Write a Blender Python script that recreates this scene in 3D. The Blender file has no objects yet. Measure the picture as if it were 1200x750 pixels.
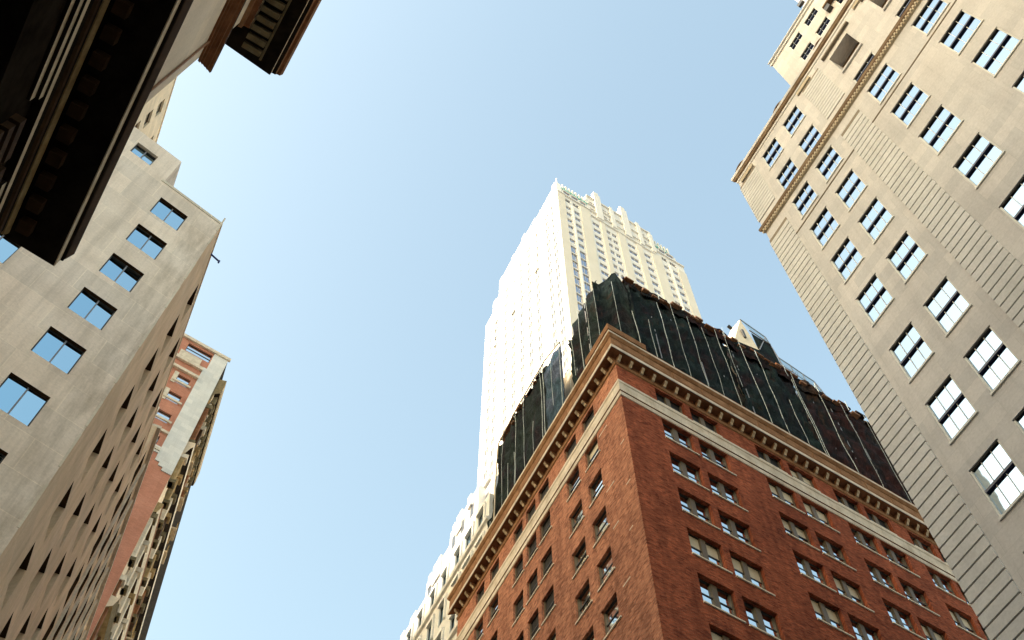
import bpy, bmesh, math, random
from mathutils import Vector, Matrix, noise
random.seed(7)
SC = bpy.context.scene
COL = SC.collection
EYE = 1.6                      # heights below are given from the camera; ground is at 0
rad = math.radians

# ------------------------------------------------------------------ materials
def newmat(name):
    m = bpy.data.materials.new(name); m.use_nodes = True
    nt = m.node_tree; b = nt.nodes['Principled BSDF']
    return m, nt, b
def N(nt, t, **kw):
    n = nt.nodes.new(t)
    for k, v in kw.items():
        if k.startswith('i_'):
            key = k[2:]
            n.inputs[int(key) if key.isdigit() else key].default_value = v
        else: setattr(n, k, v)
    return n
def ramp(nt, fac, stops):
    r = nt.nodes.new('ShaderNodeValToRGB'); e = r.color_ramp.elements
    while len(e) < len(stops): e.new(0.5)
    for i, (p, c) in enumerate(stops):
        e[i].position = p; e[i].color = (*c, 1)
    nt.links.new(fac, r.inputs[0]); return r.outputs[0]
def mixc(nt, fac, a, b, mode='MIX'):
    m = nt.nodes.new('ShaderNodeMix'); m.data_type = 'RGBA'; m.blend_type = mode
    for v, i in ((fac, 0), (a, 6), (b, 7)):
        if hasattr(v, 'is_linked') or hasattr(v, 'links'): nt.links.new(v, m.inputs[i])
        else: m.inputs[i].default_value = v if i == 0 else ((*v, 1) if len(v) == 3 else v)
    return m.outputs[2]
def uvmap(nt, sx=1, sy=1, rot=0):
    t = N(nt, 'ShaderNodeTexCoord'); mp = N(nt, 'ShaderNodeMapping')
    mp.inputs['Scale'].default_value = (sx, sy, 1); mp.inputs['Rotation'].default_value = (0, 0, rot)
    nt.links.new(t.outputs['UV'], mp.inputs[0]); return mp.outputs[0]
def noi(nt, vec, scale, detail=4, rough=.6, dist=0):
    n = N(nt, 'ShaderNodeTexNoise', i_Scale=scale, i_Detail=detail, i_Roughness=rough, i_Distortion=dist)
    nt.links.new(vec, n.inputs['Vector']); return n.outputs['Fac']
def bump(nt, b, h, strength, dist=.02):
    n = N(nt, 'ShaderNodeBump', i_Strength=strength, i_Distance=dist)
    nt.links.new(h, n.inputs['Height']); nt.links.new(n.outputs[0], b.inputs['Normal'])

def stone(name, c1, c2, c3, blocks=None, streak=.35, rough=.85, joint=.8, blotch=.3, bumps=.25):
    """weathered stone: blocks with faint joints, blotches, rain streaks"""
    m, nt, b = newmat(name); uv = uvmap(nt)
    n1 = noi(nt, uv, blotch, 5, .62); col = ramp(nt, n1, [(.3, c2), (.55, c1), (.75, c3)])
    st = noi(nt, uvmap(nt, 2.2, .10), 1.0, 5, .7)
    stf = ramp(nt, st, [(.45, (0, 0, 0)), (.8, (1, 1, 1))])
    dark = tuple(x * .55 for x in c2)
    mm = N(nt, 'ShaderNodeMath', operation='MULTIPLY'); nt.links.new(stf, mm.inputs[0]); mm.inputs[1].default_value = streak
    col = mixc(nt, mm.outputs[0], col, dark)
    fine = noi(nt, uv, 9, 6, .7)
    ff = ramp(nt, fine, [(.3, (.86, .86, .86)), (.7, (1.06, 1.06, 1.06))])
    col = mixc(nt, 1.0, col, ff, 'MULTIPLY')
    if blocks:
        br = N(nt, 'ShaderNodeTexBrick', i_Scale=1.0); nt.links.new(uv, br.inputs['Vector'])
        br.inputs['Brick Width'].default_value = blocks[0]; br.inputs['Row Height'].default_value = blocks[1]
        br.inputs['Mortar Size'].default_value = blocks[2]; br.inputs['Mortar Smooth'].default_value = .3
        br.inputs['Color1'].default_value = (.9, .9, .9, 1); br.inputs['Color2'].default_value = (1.07, 1.05, 1.03, 1)
        br.inputs['Mortar'].default_value = (joint, joint, joint * .97, 1)
        col = mixc(nt, 1.0, col, br.outputs['Color'], 'MULTIPLY')
    nt.links.new(col, b.inputs['Base Color']); b.inputs['Roughness'].default_value = rough
    b.inputs['Specular IOR Level'].default_value = .08
    bump(nt, b, fine, bumps, .015)
    return m

def brickmat(name, c1, c2, mortar, bw=.26, rh=.09, ms=.012, rough=.9, patch=None):
    m, nt, b = newmat(name); uv = uvmap(nt)
    br = N(nt, 'ShaderNodeTexBrick', i_Scale=1.0); nt.links.new(uv, br.inputs['Vector'])
    br.inputs['Brick Width'].default_value = bw; br.inputs['Row Height'].default_value = rh
    br.inputs['Mortar Size'].default_value = ms; br.inputs['Mortar Smooth'].default_value = .2
    br.inputs['Bias'].default_value = -.1
    br.inputs['Color1'].default_value = (*c1, 1); br.inputs['Color2'].default_value = (*c2, 1); br.inputs['Mortar'].default_value = (*mortar, 1)
    n1 = noi(nt, uv, .28, 6, .68)
    f = ramp(nt, n1, [(.3, (.66, .66, .68)), (.5, (1, 1, 1)), (.7, (1.22, 1.24, 1.22))])
    col = mixc(nt, 1.0, br.outputs['Color'], f, 'MULTIPLY')
    # single over-burnt and pale bricks: cells the size of a few bricks
    wn = N(nt, 'ShaderNodeTexVoronoi', i_Scale=1.0); wn.inputs['Randomness'].default_value = 1; nt.links.new(uvmap(nt, 3.8, 11.0), wn.inputs['Vector'])
    sp = N(nt, 'ShaderNodeSeparateColor'); nt.links.new(wn.outputs['Color'], sp.inputs[0])
    f2 = ramp(nt, sp.outputs[0], [(.05, (.42, .38, .40)), (.25, (.84, .82, .84)), (.6, (1.03, 1.02, 1.02)), (.95, (1.5, 1.52, 1.48))])
    col = mixc(nt, .7, col, f2, 'MULTIPLY')
    # sooty rain marks
    st = noi(nt, uvmap(nt, 1.5, .09), 1.0, 6, .72); f3 = ramp(nt, st, [(.42, (1, 1, 1)), (.72, (.55, .53, .55))])
    col = mixc(nt, .8, col, f3, 'MULTIPLY')
    nt.links.new(col, b.inputs['Base Color']); b.inputs['Roughness'].default_value = rough
    b.inputs['Specular IOR Level'].default_value = .05
    bump(nt, b, br.outputs['Fac'], -.6, .015)
    return m

def plain(name, c, rough=.6, metal=0, var=.12, scale=3, spec=.3):
    m, nt, b = newmat(name)
    t = N(nt, 'ShaderNodeTexCoord'); n = noi(nt, t.outputs['Object'], scale, 5, .65)
    lo = tuple(x * (1 - var) for x in c); hi = tuple(min(1, x * (1 + var)) for x in c)
    col = ramp(nt, n, [(.3, lo), (.7, hi)])
    nt.links.new(col, b.inputs['Base Color']); b.inputs['Roughness'].default_value = rough; b.inputs['Metallic'].default_value = metal
    b.inputs['Specular IOR Level'].default_value = spec
    return m
def glass(name, c, rough=.03, wav=.05, metal=1.0):
    m, nt, b = newmat(name)
    t = N(nt, 'ShaderNodeTexCoord')
    n = noi(nt, t.outputs['Object'], .9, 2, .5)
    b.inputs['Base Color'].default_value = (*c, 1); b.inputs['Metallic'].default_value = metal; b.inputs['Roughness'].default_value = rough
    bump(nt, b, n, wav, .05)
    return m

M = {}
M['lime'] = stone('pale_limestone', (.60, .58, .575), (.51, .49, .485), (.66, .64, .635), blocks=(1.6, .72, .008), streak=.30, joint=.86, blotch=.22)
M['limerib'] = stone('ribbed_limestone', (.61, .60, .59), (.53, .52, .505), (.67, .66, .65), streak=.22, blotch=.5)
M['limegroove'] = plain('groove_stone', (.22, .18, .135), .9)
M['limebrown'] = stone('stained_moulding_stone', (.20, .135, .085), (.13, .08, .05), (.33, .25, .17), streak=.4, blotch=1.2)
M['dentil'] = stone('dentil_stone', (.52, .44, .33), (.42, .34, .24), (.58, .50, .39), streak=.3, blotch=1.2)
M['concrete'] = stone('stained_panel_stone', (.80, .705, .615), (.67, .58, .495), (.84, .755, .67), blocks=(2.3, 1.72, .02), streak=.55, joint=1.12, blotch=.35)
def corner_stain(m, x0, x1, c):
    nt = m.node_tree; b = nt.nodes['Principled BSDF']; old = b.inputs['Base Color'].links[0].from_socket
    uv = uvmap(nt); sp = N(nt, 'ShaderNodeSeparateXYZ'); nt.links.new(uv, sp.inputs[0])
    mr = N(nt, 'ShaderNodeMapRange'); nt.links.new(sp.outputs[0], mr.inputs[0]); mr.inputs[1].default_value = x0; mr.inputs[2].default_value = x1
    n = noi(nt, uvmap(nt, 1.1, .22), 1.3, 7, .75, .15); f = ramp(nt, n, [(.44, (0, 0, 0)), (.66, (.6, .6, .6))])
    mm = N(nt, 'ShaderNodeMath', operation='MULTIPLY'); nt.links.new(f, mm.inputs[0]); nt.links.new(mr.outputs[0], mm.inputs[1])
    nt.links.new(mixc(nt, mm.outputs[0], old, c), b.inputs['Base Color'])
corner_stain(M['concrete'], -2.2, -.15, (.27, .215, .15))
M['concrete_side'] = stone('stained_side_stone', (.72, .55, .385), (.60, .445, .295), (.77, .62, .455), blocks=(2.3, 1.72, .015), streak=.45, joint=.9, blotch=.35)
M['quoin'] = stone('pale_quoin_joint', (.66, .60, .50), (.52, .46, .37), (.70, .65, .56), streak=.3)
M['cream'] = stone('cream_stone', (.68, .56, .42), (.62, .50, .37), (.73, .61, .48), blocks=(1.2, .6, .006), streak=.12, joint=.9)
M['creamwall'] = stone('smooth_cream_stone', (.68, .59, .475), (.62, .53, .42), (.73, .645, .535), blocks=(1.9, .95, .006), streak=.16, joint=.92)
M['soot'] = plain('sooty_dark_stone', (.016, .012, .009), .95, var=.5, scale=1.5, spec=0)  # near-black tone paints the shade of soffits, frieze and lower wall
M['sootbrown'] = stone('sooty_brown_stone', (.055, .028, .013), (.03, .016, .008), (.08, .042, .02), streak=.6, blotch=1.5)  # brown stone, darkened to paint shade on window heads and under mouldings
M['tan'] = stone('tan_moulding_stone', (.55, .44, .31), (.42, .32, .21), (.64, .53, .39), streak=.4, blotch=1.4)
M['gold'] = stone('ochre_moulding_stone', (.36, .25, .12), (.24, .155, .07), (.45, .34, .19), streak=.5, blotch=1.4)
M['moss'] = stone('weathered_modillion_stone', (.17, .135, .08), (.10, .08, .045), (.24, .20, .13), streak=.4, blotch=2)
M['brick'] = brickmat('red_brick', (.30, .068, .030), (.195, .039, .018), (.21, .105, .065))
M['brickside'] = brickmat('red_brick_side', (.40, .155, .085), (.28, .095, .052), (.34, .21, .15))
M['salmon'] = stone('salmon_brick', (.50, .225, .155), (.42, .18, .12), (.56, .27, .19), blocks=(.45, .15, .02), streak=.2, joint=.9, blotch=.4)
M['terra'] = stone('cornice_terracotta', (.26, .135, .068), (.165, .078, .036), (.34, .20, .115), streak=.45, blotch=1.2)
M['terradark'] = stone('dark_terracotta', (.20, .085, .04), (.12, .05, .022), (.29, .14, .07), streak=.4, blotch=1.5)
M['band'] = stone('cream_band_stone', (.62, .545, .455), (.47, .39, .30), (.68, .62, .54), blocks=(1.1, 3, .01), streak=.45, joint=.75, blotch=1.0)
M['sill'] = stone('pale_sill_stone', (.66, .58, .47), (.5, .42, .33), (.72, .65, .54), streak=.4, blotch=2)
M['tower'] = stone('white_tower_stone', (.74, .72, .69), (.69, .67, .64), (.78, .76, .73), streak=.06, blotch=.1)
M['towerpier'] = stone('tan_pier_stone', (.69, .645, .57), (.64, .595, .52), (.73, .69, .62), streak=.08, blotch=.2)
M['greystone'] = stone('grey_setback_stone', (.66, .655, .63), (.58, .575, .55), (.72, .71, .69), blocks=(1.4, .7, .01), streak=.2, joint=.9)
M['teal'] = plain('verdigris_metal', (.16, .46, .40), .6, var=.25)
M['navy'] = plain('dark_navy_metal', (.012, .014, .05), .35, var=.2, spec=.5)
M['frame_pale'] = plain('pale_painted_frame', (.62, .61, .57), .5, var=.06)
M['frame_brown'] = plain('brown_painted_frame', (.115, .085, .055), .55, var=.2)
M['frame_dark'] = plain('dark_metal_frame', (.025, .022, .02), .45, var=.2, spec=.5)
M['glass_sky'] = glass('sky_mirror_glass', (.37, .48, .61), .02, .03)
M['glass_blue'] = glass('blue_tinted_glass', (.36, .56, .68), .03, .05)
M['glass_blue2'] = glass('paler_blue_glass', (.44, .62, .72), .03, .09)
M['glass_old'] = glass('old_wavy_glass', (.72, .78, .80), .03, .10)
M['glass_grey'] = glass('grey_tinted_glass', (.46, .47, .55), .05, .03)
M['glass_pale'] = plain('dull_grey_glass', (.10, .105, .115), .3, spec=.3)
M['room'] = plain('unlit_room', (.012, .010, .009), .8, spec=.3)
M['blind'] = plain('cream_roller_blind', (.55, .48, .36), .8, var=.06)
M['roof'] = plain('grey_roofing', (.12, .115, .11), .9, var=.2)
M['asphalt'] = plain('asphalt', (.05, .05, .052), .9, var=.25, scale=2)
M['paving'] = plain('concrete_paving', (.30, .29, .27), .9, var=.15, scale=1)
M['kerb'] = plain('granite_kerb', (.34, .33, .32), .8)
M['paint'] = plain('road_paint', (.75, .74, .70), .7, var=.08)
M['pole'] = plain('galvanised_pole', (.22, .21, .21), .45, metal=.6)
M['plank'] = plain('scaffold_plank', (.20, .095, .05), .85, var=.5, scale=2.5)
M['pipe'] = plain('rusty_pipe', (.20, .10, .05), .7, var=.3)
M['tarp'] = plain('pale_tarpaulin', (.66, .56, .42), .75, var=.12)
M['seam'] = plain('net_lacing', (.36, .40, .40), .8, var=.3, scale=5)
M['bluepole'] = plain('blue_steel', (.03, .05, .22), .4)

def netmat(name, cols, alpha=.93):
    m, nt, b = newmat(name); uv = uvmap(nt)
    n1 = noi(nt, uvmap(nt, .55, .35), .8, 4, .6, .6)
    n2 = noi(nt, uvmap(nt, 1.6, .4), 1.6, 5, .7, 1.2)
    col = ramp(nt, n1, [(.28, cols[0]), (.45, cols[1]), (.58, cols[2]), (.74, cols[3])])
    f = ramp(nt, n2, [(.3, (.35, .35, .35)), (.55, (.9, .9, .9)), (.74, (2.0, 1.9, 1.8))])  # pale and dark streaks also paint sheen and shade of the folds
    col = mixc(nt, 1.0, col, f, 'MULTIPLY')
    nt.links.new(col, b.inputs['Base Color']); b.inputs['Roughness'].default_value = .85
    b.inputs['Specular IOR Level'].default_value = .06
    b.inputs['Alpha'].default_value = 1.0
    nn = noi(nt, uvmap(nt, 1.1, .5, .5), 2.2, 6, .65, 1.0)
    bump(nt, b, nn, 1.0, .22)
    return m
M['net'] = netmat('dark_green_netting', [(.030, .014, .015), (.009, .012, .014), (.013, .024, .023), (.048, .022, .018)])
M['netbrown'] = netmat('brown_netting', [(.014, .012, .013), (.030, .011, .010), (.009, .011, .012), (.085, .042, .024)])
M['netblue'] = netmat('blue_grey_netting', [(.055, .080, .12), (.035, .065, .09), (.07, .085, .13), (.045, .07, .11)], 1)
M['netpurple'] = netmat('purple_netting', [(.022, .012, .016), (.009, .012, .014), (.015, .024, .021), (.032, .013, .016)])
m_, nt_, b_ = newmat('clear_mesh_netting'); b_.inputs['Base Color'].default_value = (.06, .16, .24, 1); b_.inputs['Alpha'].default_value = .42; b_.inputs['Roughness'].default_value = .5
M['meshclear'] = m_

# ------------------------------------------------------------------ geometry helpers
def dirv(az): a = rad(az); return Vector((math.sin(a), math.cos(a), 0))
class Frame:
    """facade frame: s runs to the right as one faces the wall, z is height above the camera, o sticks out of the wall"""
    def __init__(f, C, az):
        f.C = Vector((C[0], C[1], 0)); f.t = dirv(az); f.inn = Vector((-f.t.y, f.t.x, 0)); f.rot = math.atan2(f.t.y, f.t.x)
    def pt(f, s, z, o=0): return f.C + f.t * s - f.inn * o + Vector((0, 0, z + EYE))
def street(az, p, s):
    t = dirv(az); n = Vector((t.y, -t.x, 0)); return n * p + t * s

class MB:
    def __init__(m): m.bm = bmesh.new(); m.uv = m.bm.loops.layers.uv.new('UVMap'); m.mats = []
    def mi(m, mat):
        if mat not in m.mats: m.mats.append(mat)
        return m.mats.index(mat)
    def face(m, pts, mat, uvs=None):
        vs = [m.bm.verts.new(p) for p in pts]
        try: f = m.bm.faces.new(vs)
        except ValueError: return
        f.material_index = m.mi(mat)
        if uvs is None:
            a, b = pts[0], pts[1]; n = (Vector(pts[1]) - Vector(pts[0])).cross(Vector(pts[-1]) - Vector(pts[0]))
            if n.length < 1e-9: n = Vector((0, 0, 1))
            n.normalize()
            if abs(n.z) > .9: uvs = [(p[0], p[1]) for p in pts]
            else:
                h = Vector((-n.y, n.x, 0)); h.normalize(); uvs = [(Vector(p).dot(h), p[2]) for p in pts]
        for l, u in zip(f.loops, uvs): l[m.uv].uv = u
    def box(m, fr, s0, s1, z0, z1, o0, o1, mat, off=Vector((0, 0, 0))):
        P = lambda s, z, o: fr.pt(s, z, o) - off
        a = [P(s0, z0, o0), P(s1, z0, o0), P(s1, z1, o0), P(s0, z1, o0)]
        b = [P(s0, z0, o1), P(s1, z0, o1), P(s1, z1, o1), P(s0, z1, o1)]
        uvf = [(s0, z0), (s1, z0), (s1, z1), (s0, z1)]
        m.face(b, mat, uvf)
        m.face([a[1], a[0], a[3], a[2]], mat, [uvf[1], uvf[0], uvf[3], uvf[2]])
        m.face([b[0], a[0], a[1], b[1]], mat, [(s0, o1), (s0, o0), (s1, o0), (s1, o1)])
        m.face([b[3], b[2], a[2], a[3]], mat, [(s0, o1), (s1, o1), (s1, o0), (s0, o0)])
        m.face([a[0], b[0], b[3], a[3]], mat, [(o0, z0), (o1, z0), (o1, z1), (o0, z1)])
        m.face([b[1], a[1], a[2], b[2]], mat, [(o1, z0), (o0, z0), (o0, z1), (o1, z1)])
    def prism(m, poly, z0, z1, mat, top=None, skip=(), bottom=False):
        """vertical prism over world xy polygon; skip = indices of sides left open"""
        n = len(poly)
        for i in range(n):
            if i in skip: continue
            a, b = poly[i], poly[(i + 1) % n]
            L = (Vector(b) - Vector(a)).length
            m.face([(a[0], a[1], z0 + EYE), (b[0], b[1], z0 + EYE), (b[0], b[1], z1 + EYE), (a[0], a[1], z1 + EYE)], mat, [(0, z0), (L, z0), (L, z1), (0, z1)])
        m.face([(p[0], p[1], z1 + EYE) for p in poly], top or mat)
        if bottom: m.face([(p[0], p[1], z0 + EYE) for p in reversed(poly)], mat)
    def tube(m, pts, r, mat, sides=6):
        rings = []
        for i, p in enumerate(pts):
            p = Vector(p); d = Vector(pts[min(i + 1, len(pts) - 1)]) - Vector(pts[max(i - 1, 0)]); d.normalize()
            u = d.cross(Vector((0, 0, 1)));
            if u.length < 1e-4: u = Vector((1, 0, 0))
            u.normalize(); v = d.cross(u)
            rings.append([p + (u * math.cos(k * 2 * math.pi / sides) + v * math.sin(k * 2 * math.pi / sides)) * r for k in range(sides)])
        for a, b in zip(rings, rings[1:]):
            for k in range(sides):
                m.face([a[k], a[(k + 1) % sides], b[(k + 1) % sides], b[k]], mat)
        m.face(rings[0][::-1], mat); m.face(rings[-1], mat)
    def sweep(m, fr, profile, s0f, s1f, mat_of, caps=True):
        """profile [(o,z)] swept along the facade; s0f/s1f give the two end positions for an offset o"""
        for i in range(len(profile) - 1):
            (o0, z0), (o1, z1) = profile[i], profile[i + 1]
            mt = mat_of[i] if isinstance(mat_of, (list, tuple)) else mat_of
            q = [fr.pt(s0f(o0), z0, o0), fr.pt(s1f(o0), z0, o0), fr.pt(s1f(o1), z1, o1), fr.pt(s0f(o1), z1, o1)]
            d = abs(o1 - o0) + abs(z1 - z0)
            m.face(q, mt, [(s0f(o0), z0 + o0), (s1f(o0), z0 + o0), (s1f(o1), z0 + o0 + d), (s0f(o1), z0 + o0 + d)])
        if caps:
            mt = mat_of[-1] if isinstance(mat_of, (list, tuple)) else mat_of
            for sf in (s0f, s1f): m.face([fr.pt(sf(o), z, o) for o, z in profile], mt)
    def build(m, name, parent=None, loc=None, smooth=False, kind=None, label=None):
        me = bpy.data.meshes.new(name)
        bmesh.ops.recalc_face_normals(m.bm, faces=m.bm.faces[:])
        off = Vector((0, 0, 0)); q_ = parent if loc is None else None
        while q_ is not None: off += q_.location; q_ = q_.parent
        if loc is None and off.length: bmesh.ops.translate(m.bm, verts=m.bm.verts[:], vec=-off)
        m.bm.to_mesh(me); m.bm.free()
        for mt in m.mats: me.materials.append(mt)
        if smooth:
            for p in me.polygons: p.use_smooth = True
        o = bpy.data.objects.new(name, me); COL.objects.link(o)
        if parent is not None: o.parent = parent
        if loc is not None: o.location = loc
        if kind: o['kind'] = kind
        if label: o['label'] = label
        return o

def thing(name, label, cat, loc, group=None):
    o = bpy.data.objects.new(name, None); COL.objects.link(o); o.location = loc; o.empty_display_size = 1
    o['label'] = label; o['category'] = cat
    if group: o['group'] = group
    return o
def tag(o, label, cat, group=None):
    o['label'] = label; o['category'] = cat
    if group: o['group'] = group
def tree_copy(o, parent):
    c = o.copy(); COL.objects.link(c); c.parent = parent
    for ch in list(o.children): tree_copy(ch, c)
    return c

def wall(mb, fr, s0, s1, z0, z1, holes, mat, depth=.3, reveal=None, o=0, backing=None, head=None):
    """wall sheet with real window holes, their reveals and (optional) a dark backing behind each hole"""
    reveal = reveal or mat
    S = sorted({s0, s1, *[h[0] for h in holes], *[h[1] for h in holes]}); S = [s for s in S if s0 - 1e-6 <= s <= s1 + 1e-6]
    Z = sorted({z0, z1, *[h[2] for h in holes], *[h[3] for h in holes]}); Z = [z for z in Z if z0 - 1e-6 <= z <= z1 + 1e-6]
    for j in range(len(Z) - 1):
        run = None
        for i in range(len(S) - 1):
            cs, cz = (S[i] + S[i + 1]) / 2, (Z[j] + Z[j + 1]) / 2
            inside = any(h[0] < cs < h[1] and h[2] < cz < h[3] for h in holes)
            if not inside:
                if run is None: run = S[i]
            if (inside or i == len(S) - 2) and run is not None:
                e = S[i] if inside else S[i + 1]
                mb.face([fr.pt(run, Z[j], o), fr.pt(e, Z[j], o), fr.pt(e, Z[j + 1], o), fr.pt(run, Z[j + 1], o)], mat, [(run, Z[j]), (e, Z[j]), (e, Z[j + 1]), (run, Z[j + 1])])
                run = None
    for h in holes:
        a, b, c, d = h[:4]; dp = h[4] if len(h) > 4 else depth
        r = [(a, c), (b, c), (b, d), (a, d)]
        for k in range(4):
            (sa, za), (sb, zb) = r[k], r[(k + 1) % 4]
            mb.face([fr.pt(sa, za, o), fr.pt(sb, zb, o), fr.pt(sb, zb, o - dp), fr.pt(sa, za, o - dp)], head if (head and k == 2) else reveal, [(sa, za), (sb, zb), (sb + dp, zb + dp), (sa + dp, za + dp)])
        if backing: mb.face([fr.pt(a, c, o - dp), fr.pt(b, c, o - dp), fr.pt(b, d, o - dp), fr.pt(a, d, o - dp)], backing)

ID = Frame((0, 0), 90)   # s = x, o = -y ; used for window prototypes with pt shifted to z
class LocalFrame:
    def pt(f, s, z, o=0): return Vector((s, -o, z))
LF = LocalFrame()

PROTO = {}
def window_proto(key, w, h, style):
    """(frame mesh, pane mesh) in local coordinates: x right, y into the wall, z up"""
    if key in PROTO: return PROTO[key]
    f = MB(); g = MB()
    B = lambda s0, s1, z0, z1, o0, o1, m: f.box(LF, s0, s1, z0, z1, o0, o1, m)
    if style == 'lights3':          # limestone building: two sashes of three lights
        d = -.03; fm = M['frame_pale']
        B(0, w, 0, .09, d - .12, d, fm); B(0, .06, .09, h - .05, d - .12, d, fm); B(w - .06, w, .09, h - .05, d - .12, d, fm); B(.0, w, h - .05, h, d - .12, d - .01, M['frame_dark'])
        B(.06, w - .06, h * .49, h * .49 + .10, d - .13, d + .01, M['navy'])
        for k in (1, 2):
            x = w * k / 3; B(x - .012, x + .012, .09, h * .49, d - .085, d - .05, M['frame_pale']); B(x - .012, x + .012, h * .49 + .10, h - .05, d - .085, d - .05, M['frame_pale'])
        g.box(LF, .06, w - .06, .09, h - .05, d - .095, d - .07, M['glass_sky'])
    elif style == 'slide2':         # stained stone building: two panes and a pale mullion
        d = -.13; fm = M['frame_dark']
        B(0, w, 0, .06, d - .1, d, fm); B(0, .05, .06, h - .06, d - .1, d, fm); B(w - .05, w, .06, h - .06, d - .1, d, fm); B(0, w, h - .06, h, d - .1, d - .02, fm)
        B(w / 2 - .03, w / 2 + .03, .06, h - .06, d - .1, d + .02, M['pole'])
        g.box(LF, .05, w / 2 - .03, .06, h - .06, d - .07, d - .055, M['glass_blue']); g.box(LF, w / 2 + .03, w - .05, .06, h - .06, d - .085, d - .07, M['glass_blue2'])
    elif style in ('hung1', 'hung1b', 'hung1d'):       # brick street front: one double-hung sash
        d = -.17; fm = M['frame_dark']; jm = M['frame_brown']
        B(0, w, 0, .08, d - .12, d, fm); B(0, .09, .08, h - .07, d - .12, d + .03, jm); B(w - .09, w, .08, h - .07, d - .12, d + .03, jm); B(0, w, h - .07, h, d - .12, d - .01, fm)
        B(.09, w - .09, h * .48, h * .48 + .07, d - .1, d - .01, fm)
        if style == 'hung1b': B(.09, w - .09, h * .55, h - .07, d - .17, d - .12, M['blind'])
        gm = M['room'] if style == 'hung1d' else M['glass_old']
        g.box(LF, .09, w - .09, .08, h * .48, d - .06, d - .045, gm)
        if style != 'hung1b': g.box(LF, .09, w - .09, h * .48 + .07, h - .07, d - .08, d - .065, gm)
    elif style in ('hung2', 'hung2b', 'hung2d'):       # brick side front: pair of double-hung sashes with a brown mullion
        d = -.25; fm = M['frame_dark']; jm = M['frame_brown']
        B(0, w, 0, .07, d - .12, d, fm); B(0, .10, .07, h - .07, d - .12, d + .02, jm); B(w - .10, w, .07, h - .07, d - .12, d + .02, jm); B(0, w, h - .07, h, d - .12, d - .01, fm)
        B(w / 2 - .17, w / 2 + .17, .07, h - .07, d - .12, d + .06, jm)
        for a, b in ((.10, w / 2 - .17), (w / 2 + .17, w - .10)):
            B(a, b, h * .47, h * .47 + .07, d - .1, d - .01, fm)
            gm = M['room'] if style == 'hung2d' else M['glass_old']
            g.box(LF, a, b, .07, h * .47, d - .06, d - .045, gm)
            g.box(LF, a, b, h * .47 + .07, h - .07, d - .085, d - .07, M['blind'] if style == 'hung2b' else gm)
    elif style == 'simple':
        d = -.18; fm = M['frame_dark']
        B(0, w, 0, .06, d - .08, d, fm); B(0, w, h - .05, h, d - .08, d, fm); B(0, .05, .06, h - .05, d - .08, d, fm); B(w - .05, w, .06, h - .05, d - .08, d, fm)
        B(.05, w - .05, h * .5, h * .5 + .06, d - .08, d, fm)
        g.box(LF, .05, w - .05, .06, h - .05, d - .06, d - .045, M['glass_old'])
    elif style in ('tower', 'towerg'):
        d = -.14
        B(0, w, 0, .08, d - .08, d, M['frame_pale']); B(w / 2 - .03, w / 2 + .03, .08, h, d - .07, d, M['frame_pale'])
        g.box(LF, 0, w, .08, h, d - .06, d - .045, M['glass_grey'])
    elif style == 'towerw':
        d = -.05
        B(0, w, 0, .10, d - .05, d, M['frame_pale']); B(w / 2 - .05, w / 2 + .05, .1, h, d - .05, d, M['frame_pale'])
        g.box(LF, 0, w, .1, h, d - .045, d - .03, M['glass_pale'])
    elif style == 'deep':
        d = -.42; fm = M['frame_dark']
        B(0, w, 0, .06, d - .08, d, fm); B(0, w, h - .05, h, d - .08, d, fm); B(w / 2 - .03, w / 2 + .03, .06, h - .05, d - .08, d, fm)
        g.box(LF, 0, w, .06, h - .05, d - .06, d - .045, M['room'])
    if key[3]:
        L_, R_, H_, D_, mt_ = key[3]; sm = MB(); sm.box(LF, -L_, w + R_, -H_, -.003, .002, D_, M[mt_]); so_ = sm.build('sill', loc=(0, 0, 0)); sd = so_.data; bpy.data.objects.remove(so_)
    else: sd = None
    fo = f.build('window', loc=(0, 0, 0)); go = g.build('pane', loc=(0, 0, 0))
    COL.objects.unlink(fo); COL.objects.unlink(go)
    fo2, go2 = fo.data, go.data
    bpy.data.objects.remove(fo); bpy.data.objects.remove(go)
    PROTO[key] = (fo2, go2, sd); return PROTO[key]

COUNT = {}
def put_window(root, fr, s0, s1, z0, z1, style, o=0, tilt=.6, sill=None):
    w, h = round(s1 - s0, 3), round(z1 - z0, 3)
    fm, gm, sd = window_proto((style, w, h, sill), w, h, style)
    n = COUNT.get(root.name, 0)
    if n >= 96:                       # beyond that: gathered into one part
        REST.setdefault(root.name, []).append((root, fr, s0, z0, o, fm, gm, sd)); return None
    COUNT[root.name] = n + 1
    a = bpy.data.objects.new('window', fm); COL.objects.link(a); a.parent = root
    a.location = fr.pt(s0, z0, o) - root.location; a.rotation_euler = (0, 0, fr.rot)
    b = bpy.data.objects.new('pane', gm); COL.objects.link(b); b.parent = a
    b.rotation_euler = (rad(random.uniform(-tilt, tilt) * .5), 0, rad(random.uniform(-tilt, tilt) * .4))
    if sd:
        c = bpy.data.objects.new('sill', sd); COL.objects.link(c); c.parent = a
    return a
REST = {}
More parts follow.
